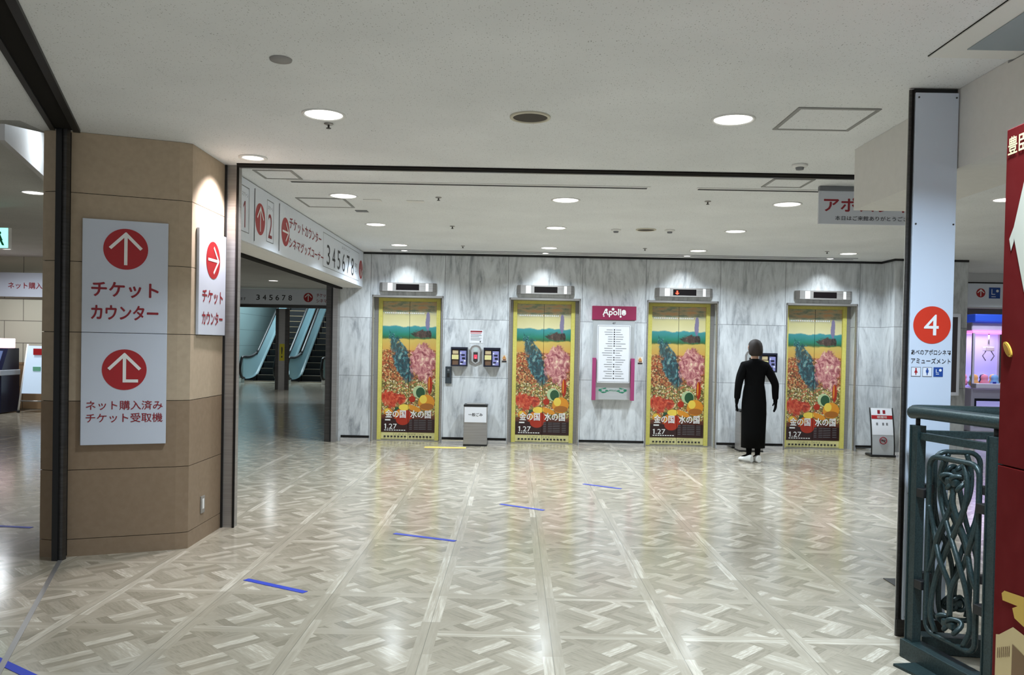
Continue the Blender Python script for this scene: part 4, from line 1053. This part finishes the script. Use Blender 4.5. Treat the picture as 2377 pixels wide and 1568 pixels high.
m.build('printing', t)
m = MB(); m.plate([(p[0], p[1]) for p in ell(0.040, 1.432, 0.014, 0.055, 28, 0.25)], -0.006, -0.001, gold); m.plate([(p[0], p[1]) for p in ell(0.040, 1.432, 0.010, 0.042, 28, 0.25)], -0.008, -0.0062, mat('dull_gold', (160, 120, 40), 0.4)); m.build('coin_emblem', t)

# ================================================================== PERSON (seen from behind)
def build_person():
    px, py = 3.06, 10.46
    t = thing('person', 'person in long black coat and white sneakers facing the elevators', 'person', (px, py, 0))
    skin = mat('skin', (214, 172, 148), 0.5); cloth = mat('black_cloth', (9, 9, 10), 0.9, spec=0.12); shoe = mat('white_leather', (226, 226, 222), 0.5); hairm = mat('dark_brown_hair', (40, 30, 26), 0.75)
    J = {}; E = []
    def v(n, co, r): J[n] = (co, r)
    v('pelvis', (0, 0, 0.80), (0.125, 0.095)); v('waist', (0, 0, 0.95), (0.115, 0.085)); v('chest', (0, 0, 1.13), (0.135, 0.10)); v('neckb', (0, 0.0, 1.275), (0.055, 0.055)); v('neck', (0, 0.008, 1.33), (0.046, 0.048))
    v('jaw', (0, 0.025, 1.385), (0.058, 0.068)); v('head', (0, 0.012, 1.455), (0.072, 0.088)); v('crown', (0, 0.008, 1.515), (0.052, 0.062))
    E += [('pelvis', 'waist'), ('waist', 'chest'), ('chest', 'neckb'), ('neckb', 'neck'), ('neck', 'jaw'), ('jaw', 'head'), ('head', 'crown')]
    for s, n_ in ((-1, 'l'), (1, 'r')):
        v(n_ + 'hip', (s * 0.075, 0, 0.72), (0.078, 0.08)); v(n_ + 'knee', (s * 0.06, 0.01, 0.42), (0.05, 0.052)); v(n_ + 'calf', (s * 0.055, -0.012, 0.30), (0.047, 0.05)); v(n_ + 'ankle', (s * 0.055, -0.02, 0.085), (0.03, 0.034))
        dx = -0.06 if s < 0 else -0.01; dy = 0.13 if s < 0 else 0.14
        v(n_ + 'toe', (s * 0.055 + dx, -0.02 + dy, 0.035), (0.03, 0.022))
        E += [('pelvis', n_ + 'hip'), (n_ + 'hip', n_ + 'knee'), (n_ + 'knee', n_ + 'calf'), (n_ + 'calf', n_ + 'ankle'), (n_ + 'ankle', n_ + 'toe')]
        o_ = 0.05 if s > 0 else 0.0
        v(n_ + 'sh', (s * 0.155, 0, 1.235), (0.056, 0.056)); v(n_ + 'el', (s * (0.205 + o_), -0.03, 1.01), (0.038, 0.040)); v(n_ + 'wr', (s * (0.215 + o_ * 1.1), 0.0, 0.815), (0.024, 0.028)); v(n_ + 'palm', (s * (0.218 + o_ * 1.25), 0.012, 0.752), (0.015, 0.034))
        E += [('chest', n_ + 'sh'), (n_ + 'sh', n_ + 'el'), (n_ + 'el', n_ + 'wr'), (n_ + 'wr', n_ + 'palm')]
        bx = s * (0.218 + o_ * 1.25)
        for k, (oy, ln) in enumerate(((0.032, 0.070), (0.012, 0.078), (-0.010, 0.072), (-0.030, 0.056))):
            v(n_ + 'f%d' % k, (bx, oy + 0.012, 0.715), (0.0085, 0.0085)); v(n_ + 'g%d' % k, (bx - s * 0.006, oy + 0.014, 0.715 - ln * 0.55), (0.008, 0.008)); v(n_ + 'h%d' % k, (bx - s * 0.018, oy + 0.016, 0.715 - ln), (0.007, 0.007))
            E += [(n_ + 'palm', n_ + 'f%d' % k), (n_ + 'f%d' % k, n_ + 'g%d' % k), (n_ + 'g%d' % k, n_ + 'h%d' % k)]
        v(n_ + 't0', (bx - s * 0.012, 0.056, 0.748), (0.0095, 0.0095)); v(n_ + 't1', (bx - s * 0.02, 0.072, 0.715), (0.008, 0.008)); E += [(n_ + 'palm', n_ + 't0'), (n_ + 't0', n_ + 't1')]
    me = bpy.data.meshes.new('b'); names = list(J); me.from_pydata([J[k][0] for k in names], [(names.index(a), names.index(b)) for a, b in E], [])
    ob = bpy.data.objects.new('b', me); COL.objects.link(ob)
    md = ob.modifiers.new('s', 'SKIN'); sv = me.skin_vertices[0].data
    for k, nme in enumerate(names): sv[k].radius = J[nme][1]; sv[k].use_root = (nme == 'pelvis')
    sb = ob.modifiers.new('d', 'SUBSURF'); sb.levels = 2; sb.render_levels = 2
    bm = bpy.data.meshes.new_from_object(ob.evaluated_get(bpy.context.evaluated_depsgraph_get())); bpy.data.objects.remove(ob)
    for p in bm.polygons: p.use_smooth = True
    bm.materials.clear(); bm.materials.append(skin); bm.materials.append(cloth)
    for p in bm.polygons:
        c = p.center; p.material_index = 0 if c.z > 1.29 else 1
    body = bpy.data.objects.new('body', bm); COL.objects.link(body); body.parent = t
    # face features on the head (turned away from the camera)
    m = MB(); m.loft([[(0.012 * math.cos(a), 0.093 + 0.0 * z + d + 0.010 * math.sin(a), z) for a in [2 * PI * k / 10 for k in range(10)]] for z, d in ((1.455, -0.012), (1.435, 0.0), (1.418, 0.008), (1.410, -0.004))], skin); m.build('nose', body)
    m = MB()
    for s in (-1, 1): m.lathe([(0, -0.009), (0.006, -0.006), (0.009, 0), (0.006, 0.006), (0, 0.009)], 'wht', n=12, cx=s * 0.03, cy=0.0)
    o = m.build('eyes', body); o.location = (0, 0.085, 1.458)
    m = MB(); m.box(-0.022, 0.022, 0.088, 0.096, 1.388, 1.396, mat('lips', (176, 104, 96), 0.5), 0.003); m.build('mouth', body)
    m = MB()
    for s in (-1, 1): m.tube(spline([(s * 0.074, 0.005, 1.43), (s * 0.084, 0.0, 1.45), (s * 0.084, -0.005, 1.475), (s * 0.076, 0.004, 1.485)], 4), 0.010, skin, 8)
    m.build('ears', body)
    def ringp(rx, ry, z, cx=0.0, cy=0.0, n=28, sq=1.0, wav=0.0):
        out = []
        for k in range(n):
            a = 2 * PI * k / n; c, s = math.cos(a), math.sin(a)
            w_ = 1 + wav * math.sin(a * 7)
            out.append((cx + rx * w_ * math.copysign(abs(c) ** sq, c), cy + ry * w_ * math.copysign(abs(s) ** sq, s), z))
        return out
    # coat: torso and sleeves grown as one garment, with a long flared skirt
    K = [('a', (0, 0, 0.70), (0.140, 0.105)), ('b', (0, 0, 0.92), (0.128, 0.098)), ('c', (0, 0, 1.10), (0.142, 0.108)), ('d', (0, 0, 1.22), (0.105, 0.088)), ('e', (0, 0.004, 1.30), (0.058, 0.060)), ('f', (0, 0.006, 1.325), (0.060, 0.062))]
    KE = [('a', 'b'), ('b', 'c'), ('c', 'd'), ('d', 'e'), ('e', 'f')]
    for s in (-1, 1):
        o_ = 0.05 if s > 0 else 0.0; q = 'l' if s < 0 else 'r'
        K += [(q + '1', (s * 0.135, 0, 1.225), (0.068, 0.068)), (q + '2', (s * (0.180 + o_ * 0.5), -0.015, 1.11), (0.058, 0.06)), (q + '3', (s * (0.207 + o_), -0.03, 1.00), (0.050, 0.052)), (q + '4', (s * (0.213 + o_), -0.012, 0.89), (0.043, 0.046)), (q + '5', (s * (0.216 + o_ * 1.15), 0.002, 0.79), (0.036, 0.040))]
        KE += [('d', q + '1'), (q + '1', q + '2'), (q + '2', q + '3'), (q + '3', q + '4'), (q + '4', q + '5')]
    kn = [k[0] for k in K]; me = bpy.data.meshes.new('c'); me.from_pydata([k[1] for k in K], [(kn.index(a), kn.index(b)) for a, b in KE], [])
    ob = bpy.data.objects.new('c', me); COL.objects.link(ob); ob.modifiers.new('s', 'SKIN')
    for k in range(len(K)): me.skin_vertices[0].data[k].radius = K[k][2]; me.skin_vertices[0].data[k].use_root = (k == 0)
    sb = ob.modifiers.new('d', 'SUBSURF'); sb.levels = 2; sb.render_levels = 2
    cm = bpy.data.meshes.new_from_object(ob.evaluated_get(bpy.context.evaluated_depsgraph_get())); bpy.data.objects.remove(ob)
    cm.materials.clear(); cm.materials.append(cloth)
    for p in cm.polygons: p.use_smooth = True
    top = bpy.data.objects.new('coat_top', cm); COL.objects.link(top); top.parent = t
    m = MB(); m.loft([ringp(0.150, 0.118, 0.185, 0.002, 0, wav=0.018), ringp(0.153, 0.122, 0.40, 0.003, 0, wav=0.014), ringp(0.157, 0.124, 0.62, 0.003, wav=0.010), ringp(0.154, 0.120, 0.76), ringp(0.140, 0.106, 0.90), ringp(0.124, 0.092, 0.99), ringp(0.10, 0.07, 1.02)], cloth); m.build('coat_skirt', t)
    m = MB()
    m.loft([ringp(0.058, 0.036, 1.352, 0, -0.045, 24, wav=0.06), ringp(0.080, 0.058, 1.372, 0, -0.038, 24, wav=0.05), ringp(0.087, 0.074, 1.395, 0, -0.032, 24, wav=0.02), ringp(0.090, 0.090, 1.43, 0, -0.018, 24), ringp(0.089, 0.098, 1.475, 0, -0.004, 24), ringp(0.080, 0.092, 1.515, 0, 0.002, 24), ringp(0.060, 0.070, 1.545, 0, 0.004, 24), ringp(0.032, 0.038, 1.562, 0, 0.004, 24), ringp(0.006, 0.008, 1.567, 0, 0.004, 24)], hairm)
    m.build('hair', t)
    for s in (-1, 1):
        m = MB(); yaw_ = R(24) if s < 0 else R(4)
        sec = [(-0.055, 0.026, 0.075), (-0.035, 0.036, 0.088), (0.0, 0.038, 0.085), (0.05, 0.040, 0.065), (0.11, 0.044, 0.052), (0.155, 0.040, 0.042), (0.185, 0.022, 0.028)]
        rings = []
        for yv, wv, hv in sec: rings.append([(wv * c_, yv, hv * h_) for c_, h_ in ((-0.8, 0.02), (-1, 0.15), (-1, 0.5), (-0.7, 0.85), (0, 1), (0.7, 0.85), (1, 0.5), (1, 0.15), (0.8, 0.02))])
        m.loft(rings, shoe); o = m.build('shoe', t); o.location = (s * 0.055, -0.03, 0.012); o.rotation_euler = (0, 0, yaw_)
        m = MB(); m.loft([[(q[0] * 1.04, q[1] * 1.0, z) for q in [(0.03 * math.cos(a), 0.065 + 0.125 * math.sin(a), 0) for a in [2 * PI * k / 20 for k in range(20)]] for z in [zz]] for zz in (0.0, 0.014)], mat('sole_grey', (200, 200, 196), 0.6))
        b = m.build('sole', o); b.location = (0, 0, -0.012)
build_person()

# ================================================================== PASSAGE BEYOND THE OPENING
t = thing('overhead_sign', 'long metallic screen number sign across the far passage', 'sign', (-6.75, 23.9, 2.50))
m = MB(); m.box(-1.7, 1.6, -0.05, 0.05, 0.0, 0.44, 'lsign', 0.004); m.build('board', t)
m = MB(); m.box(-1.7, 1.6, -0.06, 0.06, -0.09, -0.002, 'dsteel'); m.build('lower_rail', t)
m = MB()
for k, c in enumerate('345678'): m.text(c, -0.73 + k * 0.187, 0.20, 0.10, 0.15, -0.0515, 'ink', 0.02)
m.build('number_lettering', t); m = MB(); m.text('チケット', 1.15, 0.29, 0.36, 0.10, -0.0515, 'lred', 0.02); m.build('lettering', t); m = MB(); m.text('シネマ', 1.12, 0.13, 0.30, 0.10, -0.0515, 'lred', 0.02); m.build('lettering', t); m = MB(); m.text('おります', -1.25, 0.15, 0.33, 0.09, -0.0515, 'ink', 0.01); m.build('lettering', t)
m = MB(); m.disc(0.73, 0.22, 0.135, -0.0525, 'red', 32, 0.001); m.arrow(0.73, 0.22, 0.135, -0.054, 'wht', 0, 0.09); m.build('arrow_disc', t)
t = thing('post', 'dark steel post with yellow sticker in the far passage', 'post', (-6.88, 24.3, 0))
m = MB(); m.box(-0.19, -0.11, -0.06, 0.06, 0, 2.40, 'dsteel'); m.box(0.09, 0.19, -0.06, 0.06, 0, 2.40, 'dsteel'); m.box(-0.11, 0.09, -0.03, 0.03, 0, 2.40, 'steel'); m.build('column', t)
m = MB(); m.box(-0.075, 0.075, -0.034, -0.031, 0.86, 1.36, mat('caution_yellow', (190, 176, 40), 0.5)); m.text('!', 0, 1.11, 0.03, 0.32, -0.0355, 'ink', 0.02); m.build('sticker', t)
def escalator(x, label):
    t = thing('escalator', label, 'escalator', (x, 28.8, 0), 0, 'escalators in the far passage')
    rise, run = 4.2, 6.6
    def prof(z): return [(0, -0.7, z), (0, 0.0, z), (0, 0.7, z + 0.12), (0, 1.4, z + 0.52), (0, run, z + rise)]
    m = MB()
    steps = 18
    for k in range(steps):
        y = 0.3 + k * 0.36; z = max(0.02, k * 0.225); m.box(-0.5, 0.5, y, y + 0.4, max(0, z - 0.25), z, 'black'); m.box(-0.5, 0.5, y - 0.004, y + 0.012, z - 0.012, z + 0.003, mat('step_edge', (150, 130, 100), 0.5) if k == 0 else bpy.data.materials['step_edge'])
    m.build('steps', t)
    for s in (-1, 1):
        X = s * 0.58; low = spline([(X, p[1], p[2] + 0.12) for p in prof(0)], 5); up = spline([(X, p[1], p[2] + 0.86) for p in prof(0)], 5)
        m = MB(); i = m.mi('glass')
        A = [m.bm.verts.new(p) for p in low]; B = [m.bm.verts.new(p) for p in up]; A2 = [m.bm.verts.new(p + Vector((0.012, 0, 0))) for p in low]; B2 = [m.bm.verts.new(p + Vector((0.012, 0, 0))) for p in up]
        for k in range(len(A) - 1):
            for q in ((A[k], A[k + 1], B[k + 1], B[k]), (A2[k + 1], A2[k], B2[k], B2[k + 1])): f = m.bm.faces.new(q); f.material_index = i
        for q in ((A[0], B[0], B2[0], A2[0]), (A[-1], A2[-1], B2[-1], B[-1])): m.bm.faces.new(q).material_index = i
        m.build('glass_panel', t)
        m = MB(); nose = [(X, -0.55, 0.14), (X, -0.85, 0.22), (X, -1.0, 0.48), (X, -0.85, 0.78)] + [(X, p[1], p[2] + 0.88) for p in prof(0)]
        m.tube(spline(nose, 5), 0.045, 'black', 10); m.build('handrail', t)
        m = MB(); a, b = sorted((X - 0.06, X + 0.06))
        P_ = [(p.y, p.z - 0.12) for p in low]
        for (y0_, z0_), (y1_, z1_) in zip(P_, P_[1:]):
            m.loft([[(a, y0_, max(0, z0_ - 0.3)), (b, y0_, max(0, z0_ - 0.3)), (b, y0_, z0_ + 0.13), (a, y0_, z0_ + 0.13)], [(a, y1_, max(0, z1_ - 0.3)), (b, y1_, max(0, z1_ - 0.3)), (b, y1_, z1_ + 0.13), (a, y1_, z1_ + 0.13)]], 'bsteel', smooth=False)
        m.build('skirt', t)
escalator(-8.72, 'left escalator rising in the far passage, beside the pale panelled wall')
escalator(-7.12, 'right escalator rising in the far passage, right of the dark post')
for x, y, z, p, lab in ((-8.9, 21.5, 2.98, 45, 'passage downlight before the metallic sign, at the left'), (-6.2, 21.0, 2.98, 22, 'passage downlight before the metallic sign, at the right')):
    downlight(x, y, lab, 0.12, z, p, 'passage downlights', 2.8, (0.86, 0.94, 1))
t = thing('escalator_lamp', 'long bluish light over the escalators in the far passage', 'ceiling light', (-7.9, 31.0, 5.6))
m = MB(); m.box(-1.8, 1.8, -0.1, 0.1, 0, 0.05, 'rim'); m.build('housing', t)
m = MB(); m.box(-1.75, 1.75, -0.08, 0.08, -0.006, -0.001, mat('blue_tube', (220, 240, 255), 0.5, emit=6, ecol=(200, 230, 255))); m.build('tube', t)
L = bpy.data.lights.new('lamp', 'AREA'); L.shape = 'RECTANGLE'; L.size = 3.4; L.size_y = 0.2; L.energy = 480; L.color = (0.75, 0.92, 1.0)
o = bpy.data.objects.new('lamp', L); COL.objects.link(o); o.parent = t; o.location = (0, 0, -0.02)

# ================================================================== TICKET HALL (far left)
t = thing('wall_sign', 'white online ticket sign on the far left hall wall', 'sign', (-9.55, 15.97, 2.19))
m = MB(); m.box(-1.6, 0.88, -0.06, 0, 0, 0.47, 'sign', 0.004); m.build('board', t)
m = MB(); m.text('ネット購入済み', 0.175, 0.22, 0.93, 0.125, -0.0615, 'lred', 0.02); m.build('lettering', t)
t = thing('ticket_machine', 'dark blue ticket machine at the far left edge', 'ticket machine', (-9.765, 15.15, 0))
nb = mat('machine_navy', (16, 20, 50), 0.35)
m = MB(); m.plate([(-0.30, 0.02), (0.44, 0.02), (0.44, 0.70), (-0.30, 0.70)], -0.25, 0.30, nb); m.build('cabinet', t)
m = MB(); m.box(-0.32, 0.46, -0.30, 0.30, 0.702, 0.80, mat('machine_grey', (190, 196, 204), 0.4), 0.01); m.build('counter', t)
m = MB(); m.loft([[(-0.30, -0.24, 0.802), (0.44, -0.24, 0.802), (0.44, 0.28, 0.802), (-0.30, 0.28, 0.802)], [(-0.30, -0.05, 1.20), (0.44, -0.05, 1.20), (0.44, 0.28, 1.20), (-0.30, 0.28, 1.20)]], nb, smooth=False); m.build('console', t)
m = MB(); m.loft([[(-0.22, -0.215, 0.88), (0.36, -0.215, 0.88), (0.36, -0.200, 0.88), (-0.22, -0.200, 0.88)], [(-0.22, -0.085, 1.15), (0.36, -0.085, 1.15), (0.36, -0.070, 1.15), (-0.22, -0.070, 1.15)]], mat('machine_screen', (70, 80, 110), 0.15, emit=0.3, ecol=(120, 140, 190)), smooth=False); m.build('screen', t)
m = MB(); m.box(-0.30, 0.42, -0.06, 0.20, 1.202, 1.38, mat('lit_header', (250, 220, 222), 0.5, emit=1.2, ecol=(255, 214, 216)), 0.01); m.build('lit_header', t)
t = thing('standing_sign', 'white A-frame poster stand beside the far left ticket machine', 'sign', (-8.97, 15.35, 0))
m = MB()
for s in (-1, 1): m.tube([(s * 0.24, -0.12, 0.03), (s * 0.17, 0.05, 1.28)], 0.018, 'wht', 8)
m.tube([(-0.22, -0.09, 0.22), (0.22, -0.09, 0.22)], 0.014, 'steel', 8); m.build('frame', t)
m = MB(); m.loft([[(-0.20, -0.09, 0.36), (0.20, -0.09, 0.36), (0.20, -0.07, 0.36), (-0.20, -0.07, 0.36)], [(-0.16, 0.03, 1.25), (0.16, 0.03, 1.25), (0.16, 0.05, 1.25), (-0.16, 0.05, 1.25)]], mat('poster_pale_blue', (206, 224, 242), 0.4, emit=0.25, ecol=(200, 225, 250)), smooth=False); c = m.build('poster', t)
m = MB(); m.box(-0.03, 0.13, -0.02, 0.0, 1.08, 1.20, 'red'); m.box(-0.02, 0.12, -0.045, -0.03, 0.78, 0.86, mat('poster_green', (120, 190, 160), 0.5)); m.build('poster_print', c)
m = MB()
for s in (-1, 1): m.lathe([(0, 0), (0.028, 0.004), (0.028, 0.05), (0, 0.056)], 'black', n=12, cx=s * 0.24, cy=-0.12)
m.build('caster', t)
t = thing('post', 'slim grey steel post between the far left hall and the beige column', 'post', (-8.60, 15.7, 0))
m = MB(); m.box(-0.05, 0.05, -0.05, 0.05, 0, 2.978, 'steel'); m.build('column', t)
t = thing('exit_sign', 'small green lit exit sign hanging in the far left hall', 'exit sign', (-6.335, 10.0, 2.48))
for x, lab in ((-0.15, 0),):
    m = MB(); m.box(-0.17, 0.17, -0.03, 0.03, 0, 0.26, 'wht', 0.004); m.build('housing', t)
    m = MB(); m.box(-0.16, 0.16, -0.033, -0.0305, 0.01, 0.25, mat('exit_glow', (150, 236, 220), 0.5, emit=1.4, ecol=(140, 240, 220))); m.build('lit_face', t)
    m = MB(); m.box(-0.02, 0.02, -0.01, 0.01, 0.26, 0.499, 'steel'); m.build('hanger', t)
    m = MB(); gq = mat('exit_green', (30, 150, 100), 0.5); m.disc(0.06, 0.19, 0.02, -0.034, gq, 14); m.flat([(0.0, 0.17), (0.07, 0.17), (0.10, 0.10), (0.03, 0.09)], -0.034, gq); m.flat([(0.03, 0.10), (0.06, 0.10), (-0.02, 0.04), (-0.05, 0.04)], -0.0342, gq); m.flat([(0.06, 0.10), (0.09, 0.10), (0.12, 0.04), (0.09, 0.04)], -0.0342, gq); m.flat([(-0.14, 0.05), (-0.08, 0.05), (-0.08, 0.21), (-0.14, 0.21)], -0.034, gq); m.build('running_figure', t)
downlight(-3.27, 5.95, 'added unseen downlight behind the beige column, brightening the sloped white fascia', 0.07, 2.98, 4, 'ticket hall downlights', 3.0)  # added lamp, kept out of sight behind the column to brighten the fascia wedge
for x, y, lab in ((-9.12, 14.6, 'far left hall downlight above the online ticket sign'), (-9.3, 13.6, 'far left hall downlight before the online ticket sign')):
    downlight(x, y, lab, 0.12, 2.98, 22, 'ticket hall downlights', 2.8, (0.9, 0.95, 1))
downlight(-5.24, 8.9, 'round downlight past the left shutter, above the exit sign', 0.11, 2.98, 14, 'ticket hall downlights', 2.6, (0.92, 0.95, 1))
m = MB(); m.loft([[(-3.16, 5.06, 2.62), (-3.20, 5.06, 2.62), (-3.20, 5.06, 2.72), (-3.16, 5.06, 2.72)], [(-3.61, 6.33, 2.62), (-3.65, 6.32, 2.62), (-3.65, 6.32, 2.975), (-3.61, 6.33, 2.975)], [(-4.6, 8.6, 2.62), (-4.64, 8.6, 2.62), (-4.64, 8.6, 2.975), (-4.6, 8.6, 2.975)]], 'white', smooth=False); struct(m, 'trim_10')

# ================================================================== ARCADE (far right)
t = thing('poster_case', 'dark framed wall poster case seen past the white pillar', 'poster case', (5.86, 11.428, 0.85))
m = MB(); m.box(-0.30, 0.30, -0.05, 0, 0, 1.14, 'bsteel', 0.004); m.build('frame', t)
m = MB(); m.box(-0.26, 0.255, -0.053, -0.0505, 0.05, 1.09, mat('case_dark', (44, 32, 28), 0.1)); m.build('poster', t)
t = thing('wall_sign', 'toilet direction sign with red arrow over the arcade entrance', 'sign', (7.41, 13.198, 2.182))
m = MB(); m.box(-0.6, 0.95, -0.03, 0, 0.01, 0.385, 'lsign', 0.003); m.build('board', t)
m = MB(); m.disc(0.02, 0.235, 0.072, -0.0325, 'red', 32, 0.001); m.arrow(0.02, 0.235, 0.072, -0.034, 'wht', 0, 0.10); m.build('arrow_disc', t)
m = MB(); m.flat([(0.15, 0.15), (0.33, 0.15), (0.33, 0.325), (0.15, 0.325)], -0.0315, blue); m.disc(0.285, 0.27, 0.022, -0.0325, 'wht', 14)
for k, a in enumerate(((0.19, 0.202, 0.222, 0.30), (0.19, 0.25, 0.21, 0.222), (0.19, 0.26, 0.172, 0.182))): m.flat([(a[0], a[2]), (a[1], a[2]), (a[1], a[3]), (a[0], a[3])], -0.0326 - 0.0004 * k, 'paper')
m.build('wheelchair_pictogram', t)
glowv = mat('arcade_glow', (196, 190, 255), 0.5, emit=0.30, ecol=(180, 180, 255)); glowp = mat('pink_glow', (255, 170, 235), 0.5, emit=0.7, ecol=(255, 150, 230))
bluem = mat('canopy_blue', (44, 84, 200), 0.4, emit=0.25, ecol=(44, 84, 220)); wv = mat('machine_white', (214, 214, 240), 0.35)
def crane(x, y, label, w=0.95):
    t = thing('claw_machine', label, 'claw machine', (x, y, 0), 0, 'claw machines in the arcade'); t.scale = (1, 1, 1.13)
    m = MB(); m.box(-w / 2, w / 2, -0.4, 0.4, 0.0, 0.72, wv, 0.02); m.build('cabinet', t)
    m = MB(); m.box(-w / 2 + 0.06, w / 2 - 0.06, -0.412, -0.402, 0.10, 0.55, 'navy'); m.box(-w / 2 + 0.09, w / 2 - 0.09, -0.416, -0.413, 0.14, 0.51, glowv); m.build('prize_door', t)
    m = MB(); m.box(-w / 2, w / 2, -0.55, -0.405, 0.72, 0.80, wv, 0.01); m.cyl((0.1, -0.48, 0.80), (0.1, -0.48, 0.83), 0.03, 'red', 14); m.cyl((-0.1, -0.48, 0.80), (-0.1, -0.48, 0.83), 0.03, 'tape', 14); m.build('control_shelf', t)
    m = MB()
    for sx in (-1, 1):
        for sy in (-1, 1): m.box(sx * (w / 2 - 0.03) - 0.02, sx * (w / 2 - 0.03) + 0.02, sy * 0.37 - 0.02, sy * 0.37 + 0.02, 0.725, 1.62, wv)
    m.build('corner_posts', t); m = MB(); m.box(-w / 2 + 0.05, w / 2 - 0.05, 0.36, 0.38, 0.725, 1.62, glowv); m.build('rear_panel', t)
    m = MB(); m.box(-w / 2, w / 2, -0.4, 0.4, 1.622, 1.655, glowp, 0.006); m.build('glow_strip', t); m = MB(); m.box(-w / 2, w / 2, -0.36, 0.4, 1.657, 1.80, wv, 0.02); m.build('marquee', t); m = MB(); m.box(-w / 2, w / 2, -0.46, 0.4, 1.802, 1.93, bluem, 0.02); m.build('lit_canopy', t)
    m = MB(); m.cyl((0.05, 0, 1.62), (0.05, 0, 1.40), 0.015, 'steel', 10); m.box(-0.03, 0.13, -0.06, 0.06, 1.33, 1.40, 'wht', 0.01)
    for s in (-1, 1): m.tube([(0.05 + s * 0.05, 0, 1.33), (0.05 + s * 0.11, 0, 1.25), (0.05 + s * 0.05, 0, 1.17)], 0.01, 'steel', 6)
    m.build('claw', t)
    cols_ = [(255, 196, 120), (250, 160, 190), (130, 190, 240), (250, 240, 150), (170, 230, 190), (60, 70, 120)]
    k = 0
    for r_ in range(3):
        for q in range(4 - r_ % 2):
            m = MB(); mm = bpy.data.materials.get('plush_%d' % (k % 6)) or mat('plush_%d' % (k % 6), cols_[k % 6], 0.8)
            m.lathe([(0, -0.08), (0.07, -0.05), (0.085, 0), (0.06, 0.05), (0.055, 0.07), (0.065, 0.10), (0.05, 0.15), (0, 0.17)], mm, n=14)
            o = m.build('plush_toy'); o.location = (x - w / 2 + 0.16 + q * 0.19 + (r_ % 2) * 0.08, y - 0.2 + r_ * 0.19, 0.898)
            tag(o, '%s plush toy in the %s row inside the glowing claw machine' % (('amber', 'pink', 'sky blue', 'yellow', 'mint green', 'navy')[k % 6], ('front', 'middle', 'back')[r_]), 'plush toy', 'plush prizes in the claw machine')
            k += 1
    L = bpy.data.lights.new('lamp', 'AREA'); L.shape = 'RECTANGLE'; L.size = 0.7; L.size_y = 0.5; L.energy = 4.5; L.color = (0.80, 0.80, 1.0)
    o = bpy.data.objects.new('lamp', L); COL.objects.link(o); o.parent = t; o.location = (0, 0, 1.60)
crane(8.93, 15.6, 'glowing claw machine with blue canopy, beyond the white pillar')
downlight(8.6, 14.3, 'arcade downlight before the glowing claw machines', 0.11, CH, 14, 'arcade downlights', 2.8, (0.9, 0.92, 1))
downlight(4.12, 6.95, 'ceiling downlight right of the white pillar, half behind the red board', 0.105, CH, 16)
downlight(7.65, 11.9, 'added ceiling downlight brightening the arcade header, out of view past the red board', 0.105, CH, 26, spread=2.4)  # extra lamp added out of view to lift the dark arcade header wall
